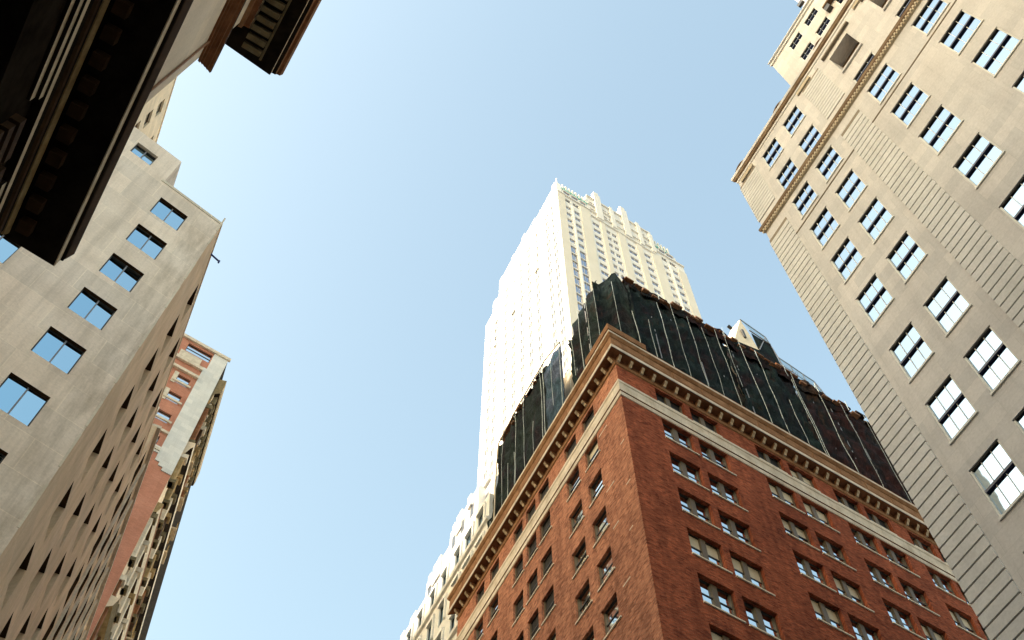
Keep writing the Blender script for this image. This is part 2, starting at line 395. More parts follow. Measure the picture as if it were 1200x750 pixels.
def flush_rest():
    for key, lst in REST.items():
        bm = bmesh.new(); mats = []; root = lst[0][0]
        for (_, fr, s0, z0, o, *mes) in lst:
            mat = Matrix.Translation(fr.pt(s0, z0, o) - root.location) @ Matrix.Rotation(fr.rot, 4, 'Z')
            for me in [m_ for m_ in mes if m_]:
                n0 = len(bm.faces); v0 = len(bm.verts)
                bm.from_mesh(me); bm.verts.ensure_lookup_table(); bm.faces.ensure_lookup_table()
                bmesh.ops.transform(bm, matrix=mat, verts=bm.verts[v0:])
                idx = []
                for mt in me.materials:
                    if mt not in mats: mats.append(mt)
                    idx.append(mats.index(mt))
                for f in bm.faces[n0:]: f.material_index = idx[f.material_index]
        me = bpy.data.meshes.new('window'); bm.to_mesh(me); bm.free()
        for mt in mats: me.materials.append(mt)
        ob = bpy.data.objects.new('window', me); COL.objects.link(ob); ob.parent = root; ob['kind'] = 'stuff'

def tower_poly(*pts): return [Vector((p.x, p.y)) for p in pts]
def mitre(th):       # how far a cornice of projection o runs past the corner
    return 1 / math.tan(rad(th) / 2)

# ------------------------------------------------------------------ ground
AZ = -25.5
def quad_sheet(name, rects, z, mat):
    mb = MB()
    for p0, p1, s0, s1 in rects:
        q = [street(AZ, p0, s0), street(AZ, p1, s0), street(AZ, p1, s1), street(AZ, p0, s1)]
        mb.face([(v.x, v.y, z) for v in q], mat)
    o = mb.build(name); o['kind'] = 'structure'; return o
mb = MB(); mb.face([(-3000, -3000, -.004), (3000, -3000, -.004), (3000, 3000, -.004), (-3000, 3000, -.004)], M['paving'])
mb.build('ground')['kind'] = 'structure'
quad_sheet('road', [(1.5, 14, -400, 600), (-400, 1.5, 14.2, 22.0), (14, 400, 14.2, 22.0)], .002, M['asphalt'])
quad_sheet('road_marking', [(7.6, 7.75, s, s + 3) for s in range(-60, 12, 9)] + [(7.6, 7.75, s, s + 3) for s in range(26, 200, 9)] +
           [(2.0 + k * 1.2, 2.6 + k * 1.2, 10.4, 13.4) for k in range(10)] + [(2.0 + k * 1.2, 2.6 + k * 1.2, 22.8, 25.8) for k in range(10)], .006, M['paint'])
def pavement(name, p0, p1, s0, s1):
    mb = MB(); q = [street(AZ, p0, s0), street(AZ, p1, s0), street(AZ, p1, s1), street(AZ, p0, s1)]
    mb.prism([(v.x, v.y) for v in q], -EYE, -EYE + .13, M['kerb'], top=M['paving'])
    mb.build(name)['kind'] = 'structure'
pavement('pavement', -300, 1.5, -400, 14.2); pavement('pavement', -300, 1.5, 22.0, 600)
pavement('pavement', 14, 300, -400, 14.2); pavement('pavement', 14, 300, 22.0, 600)
G0 = -EYE + .13        # foot of the walls

# ------------------------------------------------------------------ limestone building on the right
def limestone():
    az = -26.85; C = street(az, 20, 11.87); F = Frame(C, az + 180)
    S = lambda s: 11.87 - s
    root = thing('limestone_building', 'tall pale limestone office building with ribbed corner strips and pale framed sash windows', 'building', (C.x, C.y, 0))
    L = 34.0                                # facade length towards the viewer
    cols = [(S(9.87), S(8.57)), (S(7.9), S(6.6)), (S(3.81), S(2.30)), (S(.47), S(-1.06)), (S(-2.85), S(-4.4)), (S(-7.2), S(-8.5)), (S(-9.15), S(-10.45))]
    tops = [47.75, 44.33, 40.83, 37.1, 32.98, 29.28, 25.57, 21.9, 18.2, 14.5, 10.8, 7.1]
    holes = []; wins = []
    for i, t in enumerate(tops):
        hh = 2.05 if i == 0 else 2.24
        for a, b in cols: holes.append((a, b, t - hh, t)); wins.append((a, b, t - hh, t))
    top = []
    for t in (54.68, 51.22):
        for a, b in cols[:2] + cols[5:]: top.append((a, b, t - 2.06, t))
    holes += top; wins += top
    log = []
    for a, b in cols[2:5]:
        holes.append((a, b, 51.55, 54.15, .85)); holes.append((a, b, 49.05, 49.95, .22)); log.append((a, b))
    mb = MB(); wall(mb, F, 0, L, G0, 56.3, holes, M['lime'], .18)
    mb.build('wall', root)
    # rear of the block
    p = [F.pt(0, 0), F.pt(L, 0), F.pt(L, 0, -26), F.pt(0, 0, -26)]
    p = [(v.x, v.y) for v in p]
    mb = MB(); mb.prism(p, G0, 56.25, M['lime'], top=M['roof'], skip=(0,)); mb.build('rear_wall', root)
    # ribbed strips: proud slabs with open grooves between them
    mb = MB()
    def ribs(s0, s1, z0, z1, step=.465, o=.055):
        z = z0; mb.box(F, s0 + .001, s1 - .001, z0, z1, -.002, .004, M['limegroove'])
        while z + step <= z1 + .01:
            mb.box(F, s0, s1, z + (.075 if step > .4 else .05), z + step, .005, o, M['limerib']); z += step
    mb2 = MB()
    for (a, b) in ((-.055, S(10.5)), (S(5.97), S(4.6)), (S(-5.2), S(-6.5))):
        ribs(a, b, .5, 47.4); mb.build('ribbed_strip', root); mb = MB()
    for (a, b) in ((-.055, S(10.45)), (S(5.93), S(4.5)), (S(-5.2), S(-6.5))):
        ribs(a, b, 49.8, 54.9, .345, .035); mb.build('ribbed_strip', root); mb = MB()
    # ribs on the hidden-corner return so the strip wraps round
    # string course with dentils
    mb = MB()
    mb.sweep(F, [(0, 48.30), (.10, 48.34), (.10, 48.56), (.17, 48.64), (.19, 48.88), (0, 48.96)], lambda o: -o, lambda o: L, [M['dentil'], M['dentil'], M['limebrown'], M['limebrown'], M['lime']])
    for k in range(int(L / .17)):
        mb.box(F, .02 + k * .17, .11 + k * .17, 48.36, 48.55, .101, .165, M['dentil'])
    mb.build('string_course', root)
    mb = MB(); mb.sweep(F, [(0, 45.2), (.03, 45.22), (.03, 45.29), (0, 45.31)], lambda o: 0, lambda o: L, M['limegroove']); mb.build('thin_moulding', root)
    # cornice and parapet
    mb = MB()
    mb.sweep(F, [(0, 55.55), (.05, 55.60), (.05, 55.80), (.13, 55.88), (.15, 56.05), (.19, 56.12), (.19, 56.42), (0, 56.45)], lambda o: -o, lambda o: L,
             [M['lime'], M['lime'], M['limebrown'], M['limebrown'], M['limebrown'], M['lime'], M['lime']])
    for s0, s1 in ((S(11.6), S(10.5)), (S(6.2), S(5.1)), (S(1.2), S(.2))):
        mb.box(F, s0, s1, 54.98, 55.33, .002, .10, M['dentil'])
    mb.build('cornice', root)
    for a, b in log:
        mb = MB(); mb.box(F, a - .25, b + .45, 54.66, 54.82, .002, .16, M['limegroove']); mb.build('label_moulding', root)
        mb = MB(); mb.box(F, a - .05, b + .05, 51.38, 51.55, .002, .10, M['lime']); mb.build('ledge', root)
    # loggia backs
    for a, b in log:
        g = MB(); g.box(F, a, b, 51.55, 54.15, -.84, -.80, M['limebrown'])
        for k in range(3): g.box(F, a + .15 + k * .45, a + .42 + k * .45, 53.0, 53.7, -.80, -.74, M['dentil'])
        g.build('loggia_back', root)
        put_window(root, F, a, b, 51.55, 52.9, 'lights3', -.45)
    # arched finials on the parapet
    for s in (S(11.25), S(7.45), S(3.6)):
        mb = MB(); pts = [F.pt(s - .5 * math.cos(k * math.pi / 14), 56.46 + .62 * math.sin(k * math.pi / 14), -.02) for k in range(15)]
        mb.tube(pts, .075, M['limebrown']); mb.box(F, s - .2, s + .2, 56.45, 56.7, -.12, .05, M['dentil']); mb.build('arched_finial', root)
    for a, b, c, d in sorted(wins, key=lambda r: (r[3] < 18, r[0])):
        put_window(root, F, a, b, c, d, 'lights3', sill=(.02, .02, .09, .05, 'frame_pale'))
    for a, b in log: put_window(root, F, a, b, 49.05, 49.95, 'lights3', .0)
    # set-back upper storeys
    C2 = street(az, 23, 7.07); U = Frame(C2, az + 180); V = lambda s: 7.07 - s
    root2 = root
    uc = [(V(5.46), V(4.30)), (V(3.77), V(2.57)), (V(1.6), V(.4)), (V(-1.2), V(-2.4)), (V(-3), V(-4.2))]
    uh = [(a, b, t - 1.15, t) for t in (69.9, 66.95, 63.4, 59.9) for a, b in uc]
    mb = MB(); wall(mb, U, 0, 22, 56.2, 71.4, uh, M['lime'], .28)
    p = [U.pt(0, 0), U.pt(22, 0), U.pt(22, 0, -18), U.pt(0, 0, -18)]
    mb.prism([(v.x, v.y) for v in p], 56.2, 71.4, M['lime'], top=M['roof'], skip=(0,))
    mb.build('setback_wall', root)
    mb = MB(); mb.sweep(U, [(0, 70.65), (.10, 70.72), (.12, 70.9), (0, 70.95)], lambda o: -o, lambda o: 22, M['limerib'])
    mb.sweep(U, [(0, 71.25), (.14, 71.3), (.14, 71.42), (0, 71.43)], lambda o: -o, lambda o: 22, M['limerib'])
    for a, b in uc[:4]:
        mb.box(U, a + .1, b - .1, 71.43, 71.75, -.35, -.02, M['navy'])
        mb.box(U, b + .05, b + .5, 71.43, 71.7, -.35, .02, M['limerib'])
    mb.box(U, V(2.3), V(-6), 67.3, 67.5, .002, .35, M['limebrown']); mb.box(U, V(2.32), V(1.9), 66.6, 67.3, .002, .3, M['frame_dark'])
    mb.build('parapet', root)
    for a, b, c, d in uh[:15]: put_window(root, U, a, b, c, d, 'lights3')
    # still higher part, further in
    C3 = street(az, 23.4, 3.0); T = Frame(C3, az + 180)
    mb = MB(); p = [T.pt(0, 0), T.pt(18, 0), T.pt(18, 0, -14), T.pt(0, 0, -14)]; mb.prism([(v.x, v.y) for v in p], 71.3, 77, M['lime'], top=M['roof'])
    mb.sweep(T, [(0, 76.5), (.12, 76.6), (.15, 76.95), (0, 77.02)], lambda o: -o, lambda o: 18, M['limerib'])
    mb.box(T, -.18, 0.3, 73.4, 73.9, .002, .2, M['frame_dark'])
    mb.build('upper_block', root)
    return root
limestone()

# ------------------------------------------------------------------ red brick building
def brickbuilding():
    azL, azR = -25.9, 58.16
    C = street(azL, 19.671, 25.83)
    FL = Frame(C, azL + 180); FR = Frame(C, azR)
    root = thing('brick_building', 'red brick corner building with bracketed cornice and black netting round its top storeys', 'building', (C.x, C.y, 0))
    LL, LR = 23.1, 44.0
    colL = [(-4.55, -3.03), (-6.93, -5.38), (-10.58, -9.14), (-12.38, -11.02), (-14.27, -12.9), (-17.88, -16.45), (-20.08, -18.72)]
    st = [2.9, 5.57, 10.72, 13.4, 17.17, 19.8, 23.6, 26.25, 30.0, 32.6, 36.4, 39.0]
    colR = [(s, s + 2.2) for s in st]
    rows = [53.05 - 3.42 * k for k in range(15)]
    hL = [(a, b, 54.95, 56.5) for a, b in colL] + [(a, b, r - 1.88, r) for r in rows for a, b in colL]
    hR = [(a, b, 54.98, 56.6) for a, b in colR] + [(a, b, r - 2.02, r) for r in rows for a, b in colR]
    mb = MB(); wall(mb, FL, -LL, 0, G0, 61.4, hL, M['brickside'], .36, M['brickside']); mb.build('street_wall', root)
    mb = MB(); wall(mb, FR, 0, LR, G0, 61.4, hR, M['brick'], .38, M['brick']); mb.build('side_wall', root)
    A, B, D, E = FL.pt(-LL, 0), FR.pt(0, 0), FR.pt(LR, 0), FL.pt(-LL, 0, -30)
    mb = MB(); mb.prism([(v.x, v.y) for v in (A, B, D, E)], G0, 61.35, M['brick'], top=M['roof'], skip=(0, 1)); mb.build('rear_wall', root)
    k = mitre(84)
    e0 = lambda o: -LL - o * .9; e1 = lambda o: o * k
    r0 = lambda o: -o * k; r1 = lambda o: LR
    # cream band with a dark groove
    for F, a, b in ((FL, lambda o: -LL, e1), (FR, r0, r1)):
        mb = MB(); mb.sweep(F, [(0, 53.12), (.05, 53.14), (.09, 53.42), (.02, 53.44), (.02, 53.56), (.10, 53.58), (.12, 54.35), (.17, 54.42), (.17, 54.62), (0, 54.66)], a, b,
                            [M['band'], M['band'], M['terradark'], M['terradark'], M['terradark'], M['band'], M['band'], M['band'], M['band']])
        mb.build('stone_band', root)
    # cornice
    prof = [(0, 56.75), (.07, 56.80), (.10, 57.02), (.03, 57.06), (.03, 57.50), (.60, 57.52), (.60, 57.58), (.62, 57.60), (.62, 57.86), (.56, 57.92), (.54, 58.95), (.60, 59.0), (.72, 59.25), (.74, 59.42), (.55, 59.5), (.5, 60.0), (0, 60.05)]
    mats = [M['terra'], M['terra'], M['terra'], M['terradark'], M['terradark'], M['frame_dark'], M['band'], M['band'], M['terra'], M['terra'], M['terra'], M['terra'], M['band'], M['terradark'], M['terra'], M['roof']]  # black fillet below the cream fascia is a painted soffit shadow
    for F, a, b, L0, L1 in ((FL, e0, e1, -LL, 0), (FR, r0, r1, 0, LR)):
        mb = MB(); mb.sweep(F, prof, a, b, mats); cor = mb.build('cornice', root)
        n = int(abs(L1 - L0) / .875); proto = None
        for i in range(n + 1):
            mb = MB()
            s = (-.05 - i * .875) if F is FL else (.05 + i * .875)
            s -= .17 if F is FL else 0
            if F is FL and s < -LL: break
            # scroll bracket: deep at the top, tapering to the wall
            w0, w1 = s, s + .20
            q = [(.032, 57.10), (.18, 57.12), (.26, 57.26), (.38, 57.34), (.42, 57.515), (.032, 57.515)]
            for j in range(len(q) - 1):
                mb.face([F.pt(w0, q[j][1], q[j][0]), F.pt(w1, q[j][1], q[j][0]), F.pt(w1, q[j + 1][1], q[j + 1][0]), F.pt(w0, q[j + 1][1], q[j + 1][0])], M['tan'])
            for w in (w0, w1): mb.face([F.pt(w, z, o) for o, z in q], M['terra'])
            mb.build('bracket', cor)
        mb = MB()                                                  # raised panels on the frieze above
        i = 0
        lo, hi = (a(.6), b(.6))
        s = lo + .3
        while s < hi - 2.6:
            mb.box(F, s, s + 2.0, 58.15, 58.85, .545, .575, M['terra']); s += 2.3
        # thin ledge at the very top
        mb.build('frieze_panel', cor)
    for F, sgn in ((FL, -1), (FR, 1)):       # stepped block on the corner of the cornice
        mb = MB(); x0, x1 = (-2.1, .5) if sgn < 0 else (-.5, 2.1)
        mb.sweep(F, [(.5, 59.4), (.80, 59.45), (.82, 60.05), (0, 60.1)], (lambda o: -2.1) if sgn < 0 else (lambda o: -o * k), (lambda o: o * k) if sgn < 0 else (lambda o: 2.1), M['terra'])
        mb.build('cornice_block', root)
    mb = MB()                                                     # curved ornament at the corner
    pts = [FR.pt(-.3 + 1.5 * (j / 10), 60.2 + .75 * math.sin(j / 10 * math.pi), .3) for j in range(11)]
    mb.tube(pts, .09, M['terradark']); mb.build('corner_scroll', root)
    for s_, z, l in ((-2.8, 52.45, .95), (-.8, 49.0, .4), (-2.75, 46.95, .85), (-.85, 45.3, .4), (-2.6, 43.6, .6), (-1.2, 41.9, .35), (-2.4, 39.0, .7)):   # pale stone strips let into the brickwork
        mb = MB(); mb.box(FL, s_, s_ + l, z - .035, z + .035, .002, .012, M['sill']); mb.build('stone_inset', root)
    rnd = random.Random(3)
    order = []
    for a, b, c, d in hR: order.append((FR, a, b, c, d, 'hung2'))
    for a, b, c, d in hL: order.append((FL, a, b, c, d, 'hung1'))
    order.sort(key=lambda r: (r[4] < 31 or r[1] > 29, -r[4]))
    for F, a, b, c, d, stl in order:
        top = c > 54.5
        if F is FL: v = 'hung1d' if (top or (a < -8.5 and a > -16 and c > 44.2) or rnd.random() < .12) else rnd.choice(['hung1', 'hung1', 'hung1', 'hung1b'])
        else: v = 'hung2d' if (top and rnd.random() < .6) else rnd.choice(['hung2', 'hung2', 'hung2', 'hung2', 'hung2b'] if c > 42 else ['hung2', 'hung2b', 'hung2b'])
        put_window(root, F, a, b, c, d, v, tilt=1.3, sill=(.02, .02, .10, .06, 'sill') if top else (.03, .20, .10, .07, 'sill'))
    # penthouse storeys behind the netting
    def off(dL, dR, sL=None, sR=None):
        # point inset dL from the street wall and dR from the side wall
        a = C - FL.inn * 0
        # solve C + x*FL.t + y*FR.t with distances dL, dR
        import numpy as np
        m = np.array([[FL.inn.x, FL.inn.y], [FR.inn.x, FR.inn.y]]); v = np.linalg.solve(m, np.array([dL, dR])); return Vector((C.x + v[0], C.y + v[1], 0))
    P0 = off(3.0, 2.6); P1 = P0 + FR.t * 38; P2 = P0 - FL.t * 15.5; P3 = P2 - P0 + P1
    mb = MB(); mb.prism([(v.x, v.y) for v in (P2, P0, P1, P3)], 60, 74.6, M['cream'], top=M['roof'])
    mb.build('penthouse', root)
    return root, C, FL, FR, off
BR, BC, FL, FR, OFF = brickbuilding()

# ------------------------------------------------------------------ scaffold netting round the top of the brick building
def netting():
    root = thing('scaffold_netting', 'black and dark green debris netting on scaffold poles round the top of the brick building', 'scaffold netting', (BC.x, BC.y, 60 + EYE))
    rnd = random.Random(11)
    LLn = {}
    def panel(F, s0, s1, o, z0, ztop, mat, name='net_panel', seamstep=1.6, amp=.14, lean=.0):
        nx = max(6, int(abs(s1 - s0) / .28)); nz = 40
        off = 40.0 + round(F.C.x, 1)
        def P(u, v, calm=False):
            s = s0 + (s1 - s0) * u; zt = ztop(s); z = z0 + (zt - z0) * v
            ph = (s - s0) / seamstep
            sag = -abs(math.sin(math.pi * ph)) * .24
            n = noise.fractal(Vector((s * .9 + off, z * .55, 3.1)), .9, 2.0, 4) * amp
            n += noise.noise(Vector((s * 2.1 + z * 1.3 + off, z * 1.9 - s * .8, 1.7))) * amp * .75
            n += noise.noise(Vector((s * 4.1 - z * 2.3 + off, z * 1.2, 7.7))) * amp * .35
            if calm: n = noise.fractal(Vector((s * .9 + off, z * .25, 3.1)), .9, 2.0, 1) * amp * .6 + .2
            return F.pt(s, z, o + sag + n - lean * (z - z0))
        mb = MB()
        grid = [[P(i / nx, j / nz) for j in range(nz + 1)] for i in range(nx + 1)]
        for i in range(nx):
            for j in range(nz):
                q = [(i, j), (i + 1, j), (i + 1, j + 1), (i, j + 1)]
                mb.face([grid[a][b] for a, b in q], mat, [(s0 + (s1 - s0) * a / nx, z0 + (ztop(s0) - z0) * b / nz) for a, b in q])
        bmesh.ops.remove_doubles(mb.bm, verts=mb.bm.verts[:], dist=1e-4)
        ob = mb.build(name, root, smooth=True)
        n = int(abs(s1 - s0) / seamstep)
        mb = MB(); c = 0
        for k in range(n + 1):
            u = (k * seamstep / abs(s1 - s0))
            u = min(.995, max(.004, u))
            lo, hi = rnd.choice([(.02, .98), (.05, .97), (.45, .98), (.03, .6), (.1, .9)])
            pts = []
            for j in range(15):
                v = lo + (hi - lo) * j / 14
                p = P(min(.999, max(.001, u + noise.noise(Vector((v * 2.0, k * 7.3 + off, 0))) * .07 / abs(s1 - s0))), v, True)
                pts.append(p)
            mb.tube(pts, rnd.choice([.016, .02, .027]), M['seam'], 4); mb.build('lacing', ob); mb = MB()
        mb.bm.free()
        return ob, P
    jag = lambda base, a=.35: (lambda s: base + a * noise.noise(Vector((s * 1.7, base, 0))) + .25 * a * noise.noise(Vector((s * 6.1, base, 4))))
    # side front, inset 1 m
    def topR(s):
        return 75.5 + .45 * math.sin((s - 5) / 26 * math.pi) * (1 if 5 < s < 31 else 0) + .28 * noise.noise(Vector((s * 1.4, 2.2, 0))) + .12 * noise.noise(Vector((s * 5, 8, 0)))
    panel(FR, 3.3, 13.1, -1.0, 59.6, topR, M['net'], seamstep=1.45, amp=.26)
    panel(FR, 12.9, 20.1, -.98, 59.6, topR, M['net'], seamstep=1.7, amp=.26)
    panel(FR, 19.9, 36.0, -.96, 59.6, topR, M['netbrown'], seamstep=2.6, amp=.26)
    # chamfer across the corner
    a = OFF(1.0, 1.0) ; 
    pa = FR.pt(3.3, 0, -1.0); pb = OFF(3.0, 1.15)
    pb2 = FL.pt(-2.4, 0, -1.3)
    def seg(p, q): 
        d = (q - p); az = math.degrees(math.atan2(d.x, d.y)); return Frame((p.x, p.y), az), d.length
    # street front: from far end to the corner
    FC, LC = seg(Vector((pb2.x, pb2.y, 0)), Vector((pa.x, pa.y, 0)))
    def topC(s):
        u = s / LC; return 74.7 + .6 * math.sin(max(0, min(1, u)) * math.pi) + 1.7 * math.exp(-((u - .72) / .16) ** 2) + .2 * noise.noise(Vector((s * 2, 9, 0))) - (.55 if u > .97 else 0)
    panel(FC, -.35, LC + .3, .05, 59.6, topC, M['net'], seamstep=1.5, amp=.2)
    panel(FL, -6.5, -2.4, -1.3, 59.6, lambda s: 75.2 + .3 * noise.noise(Vector((s * 2, 5, 0))) - .25 * max(0, (-s - 5)), M['net'], seamstep=1.3, amp=.24)
    panel(FL, -7.45, -6.4, -1.5, 59.6, lambda s: 73.6 + 1.2 * noise.noise(Vector((s * 2, 5, 0))), M['net'], seamstep=1.0, amp=.2)
    panel(FL, -10.7, -7.95, -1.0, 59.6, lambda s: 74.3 - .25 * (s + 9.3) ** 2 * .5, M['netblue'], seamstep=1.37, amp=.10)
    panel(FL, -15.7, -10.75, -1.05, 59.6, lambda s: 75.0 + .1 * noise.noise(Vector((s * 3, 5, 0))), M['netpurple'], seamstep=1.5, amp=.18)
    panel(FL, -19.2, -15.75, -1.05, 59.6, lambda s: 75.1 - (-s - 15.7) * .22 + .1 * noise.noise(Vector((s * 3, 5, 0))), M['netpurple'], seamstep=1.1, amp=.22)
    e1, e2 = FL.pt(-19.3, 0, -1.05), FL.pt(-19.9, 0, -6)
    FE, LE = seg(Vector((e2.x, e2.y, 0)), Vector((e1.x, e1.y, 0)))
    panel(FE, 0, LE, 0, 59.6, lambda s: 74.0 + .1 * s, M['netpurple'], seamstep=1.3, amp=.2)
    FD, LD = seg(Vector((FL.pt(-20.9, 0, -1.0).x, FL.pt(-20.9, 0, -1.0).y, 0)), Vector((e1.x, e1.y, 0)))
    panel(FD, 0, LD, 0, 59.6, lambda s: 66.0 + 5.5 * (s / LD) ** 1.5, M['netpurple'], seamstep=.9, amp=.15)
    # poles standing inside the netting and a rail with planks along the top
    k = 0
    for F, o, lo, hi, tf in ((FR, -1.25, 3.6, 35.5, topR), (FL, -1.5, -19, -3, lambda s: 74.9)):
        s = lo
        while s <= hi:
            mb = MB(); zt = tf(s) + rnd.uniform(-.1, .55); mb.tube([F.pt(s, 60.1, o), F.pt(s + rnd.uniform(-.05, .05), zt, o)], .045, M['pole']); mb.build('pole', root); s += 2.05
    for F, o, lo, hi, tf in ((FR, -1.15, 3.4, 35.5, topR), (FL, -1.38, -19, -10.9, lambda s: 75.0)):
        mb = MB(); s = lo
        pts = [F.pt(lo + (hi - lo) * j / 30, tf(lo + (hi - lo) * j / 30) - .12, o) for j in range(31)]
        mb.tube(pts, .05, M['plank'], 5); mb.build('top_rail', root)
        mb = MB()
        while s < hi - 1:
            w = rnd.uniform(.25, 1.1); z = tf(s) + rnd.uniform(-.75, .05); h = rnd.uniform(.06, .26)
            mb.box(F, s, s + w, z - h, z, o - .25, o + .32 + rnd.uniform(0, .12), rnd.choice([M['plank'], M['plank'], M['netbrown'], M['terradark']])); s += w * rnd.uniform(.6, 1.5)
        mb.build('plank', root)
    # brown rolled-back netting hanging along the side top
    def band_top(s): return topR(s) + .05
    panel(FR, 3.2, 26.0, -.82, 74.1, band_top, M['netbrown'], name='rolled_net', seamstep=3.2, amp=.22)
    pts = [FL.pt(s, z, -1.0) for s, z in ((-8.0, 74.0), (-10.6, 75.15), (-15.6, 75.2), (-19.2, 74.55), (-19.45, 72), (-19.6, 68), (-19.7, 62))]
    mb = MB(); mb.tube(pts, .06, M['tan'], 5); mb.build('edge_batten', root)
    return root
netting()

def rooftop():
    F = Frame(OFF(2.5, 2.5), 58.16); s0 = 15.0
    root = thing('rooftop_shed', 'small pale tarpaulin shed on the roof above the netting of the brick building', 'shed', F.pt(s0, 73.6))
    mb = MB()
    base = [(13.9, 0), (16.9, 0), (16.9, -2.2), (13.9, -2.2)]
    ap = [F.pt(16.5, 87.9, -.35), F.pt(16.5, 88.1, -1.6)]
    lo = [F.pt(s, 80.7 if s < 15 else 81.8, o) for s, o in base]; bt = [F.pt(s, 73.7, o) for s, o in base]
    for i in range(4): mb.face([bt[i], bt[(i + 1) % 4], lo[(i + 1) % 4], lo[i]], M['net'])
    mb.face([lo[0], lo[1], ap[0]], M['tarp']); mb.face([lo[2], lo[3], ap[1]], M['tarp'])
    mb.face([lo[1], lo[2], ap[1], ap[0]], M['net']); mb.face([lo[3], lo[0], ap[0], ap[1]], M['tarp'])
    mb.build('tarpaulin', root)
    mb = MB(); mb.box(F, 15.5, 15.75, 82.9, 84.4, -.12, .06, M['frame_dark']); mb.build('vent', root); mb = MB(); mb.tube([F.pt(13.6, 82.9, .1), F.pt(14.0, 82.7, .1)], .16, M['frame_dark']); mb.build('vent', root)
    mb = MB()
    for a, b in (((16.5, 87.95, -.35), (18.9, 86.4, -.1)), ((18.9, 86.4, -.1), (19.3, 82.7, 0)), ((19.3, 82.7, 0), (19.6, 74, 0)), ((16.9, 81.8, .05), (18.9, 86.4, -.1)), ((16.6, 85.2, .05), (19.0, 84.9, .02))):
        mb.tube([F.pt(*a), F.pt(*b)], .06, M['pole'])
    mb.build('frame_pole', root)
    mb = MB()
    mb.face([F.pt(16.5, 87.9, -.3), F.pt(18.9, 86.35, -.06), F.pt(19.05, 84.9, 0), F.pt(17.0, 85.0, .02)], M['meshclear'])
    mb.build('clear_mesh', root)
    mb = MB()
    mb.face([F.pt(16.8, 85.0, -.02), F.pt(19.05, 84.9, -.02), F.pt(19.6, 74, .0), F.pt(16.9, 74, .02)], M['net'])
    mb.build('net_side', root)
    # see-through mesh fence on poles further along
    fe = thing('mesh_fence', 'see-through blue mesh fence on thin poles beside the rooftop tarpaulin shed', 'fence', F.pt(22.5, 73.6))
    tops = [(19.5, 83.1), (20.8, 82.9), (22.1, 82.6), (23.4, 82.4), (24.2, 80.5)]
    mb = MB(); mb.tube([F.pt(s, z, -.1) for s, z in tops], .05, M['pole']); mb.tube([F.pt(s, z - 1.3, -.1) for s, z in tops], .035, M['pole']); mb.build('rail', fe)
    for s, z in tops:
        mb = MB(); mb.tube([F.pt(s, 73.7, -.1), F.pt(s, z, -.1)], .05, M['pole']); mb.build('post', fe)
    mb = MB(); r = random.Random(5)
    for k in range(9):
        s = 19.6 + k * .45; mb.tube([F.pt(s, 79.2 + r.uniform(0, .8), -.12), F.pt(min(24, s + r.uniform(.5, 1.6)), 81.9 + r.uniform(-.4, .5), -.12)], .022, M['pole'], 4)
    mb.build('brace', fe)
    mb = MB()
    for (a, za), (b, zb) in zip(tops, tops[1:]): mb.face([F.pt(a, 73.7, -.08), F.pt(b, 73.7, -.08), F.pt(b, zb, -.08), F.pt(a, za, -.08)], M['meshclear'])
    mb.build('clear_mesh', fe)
rooftop()

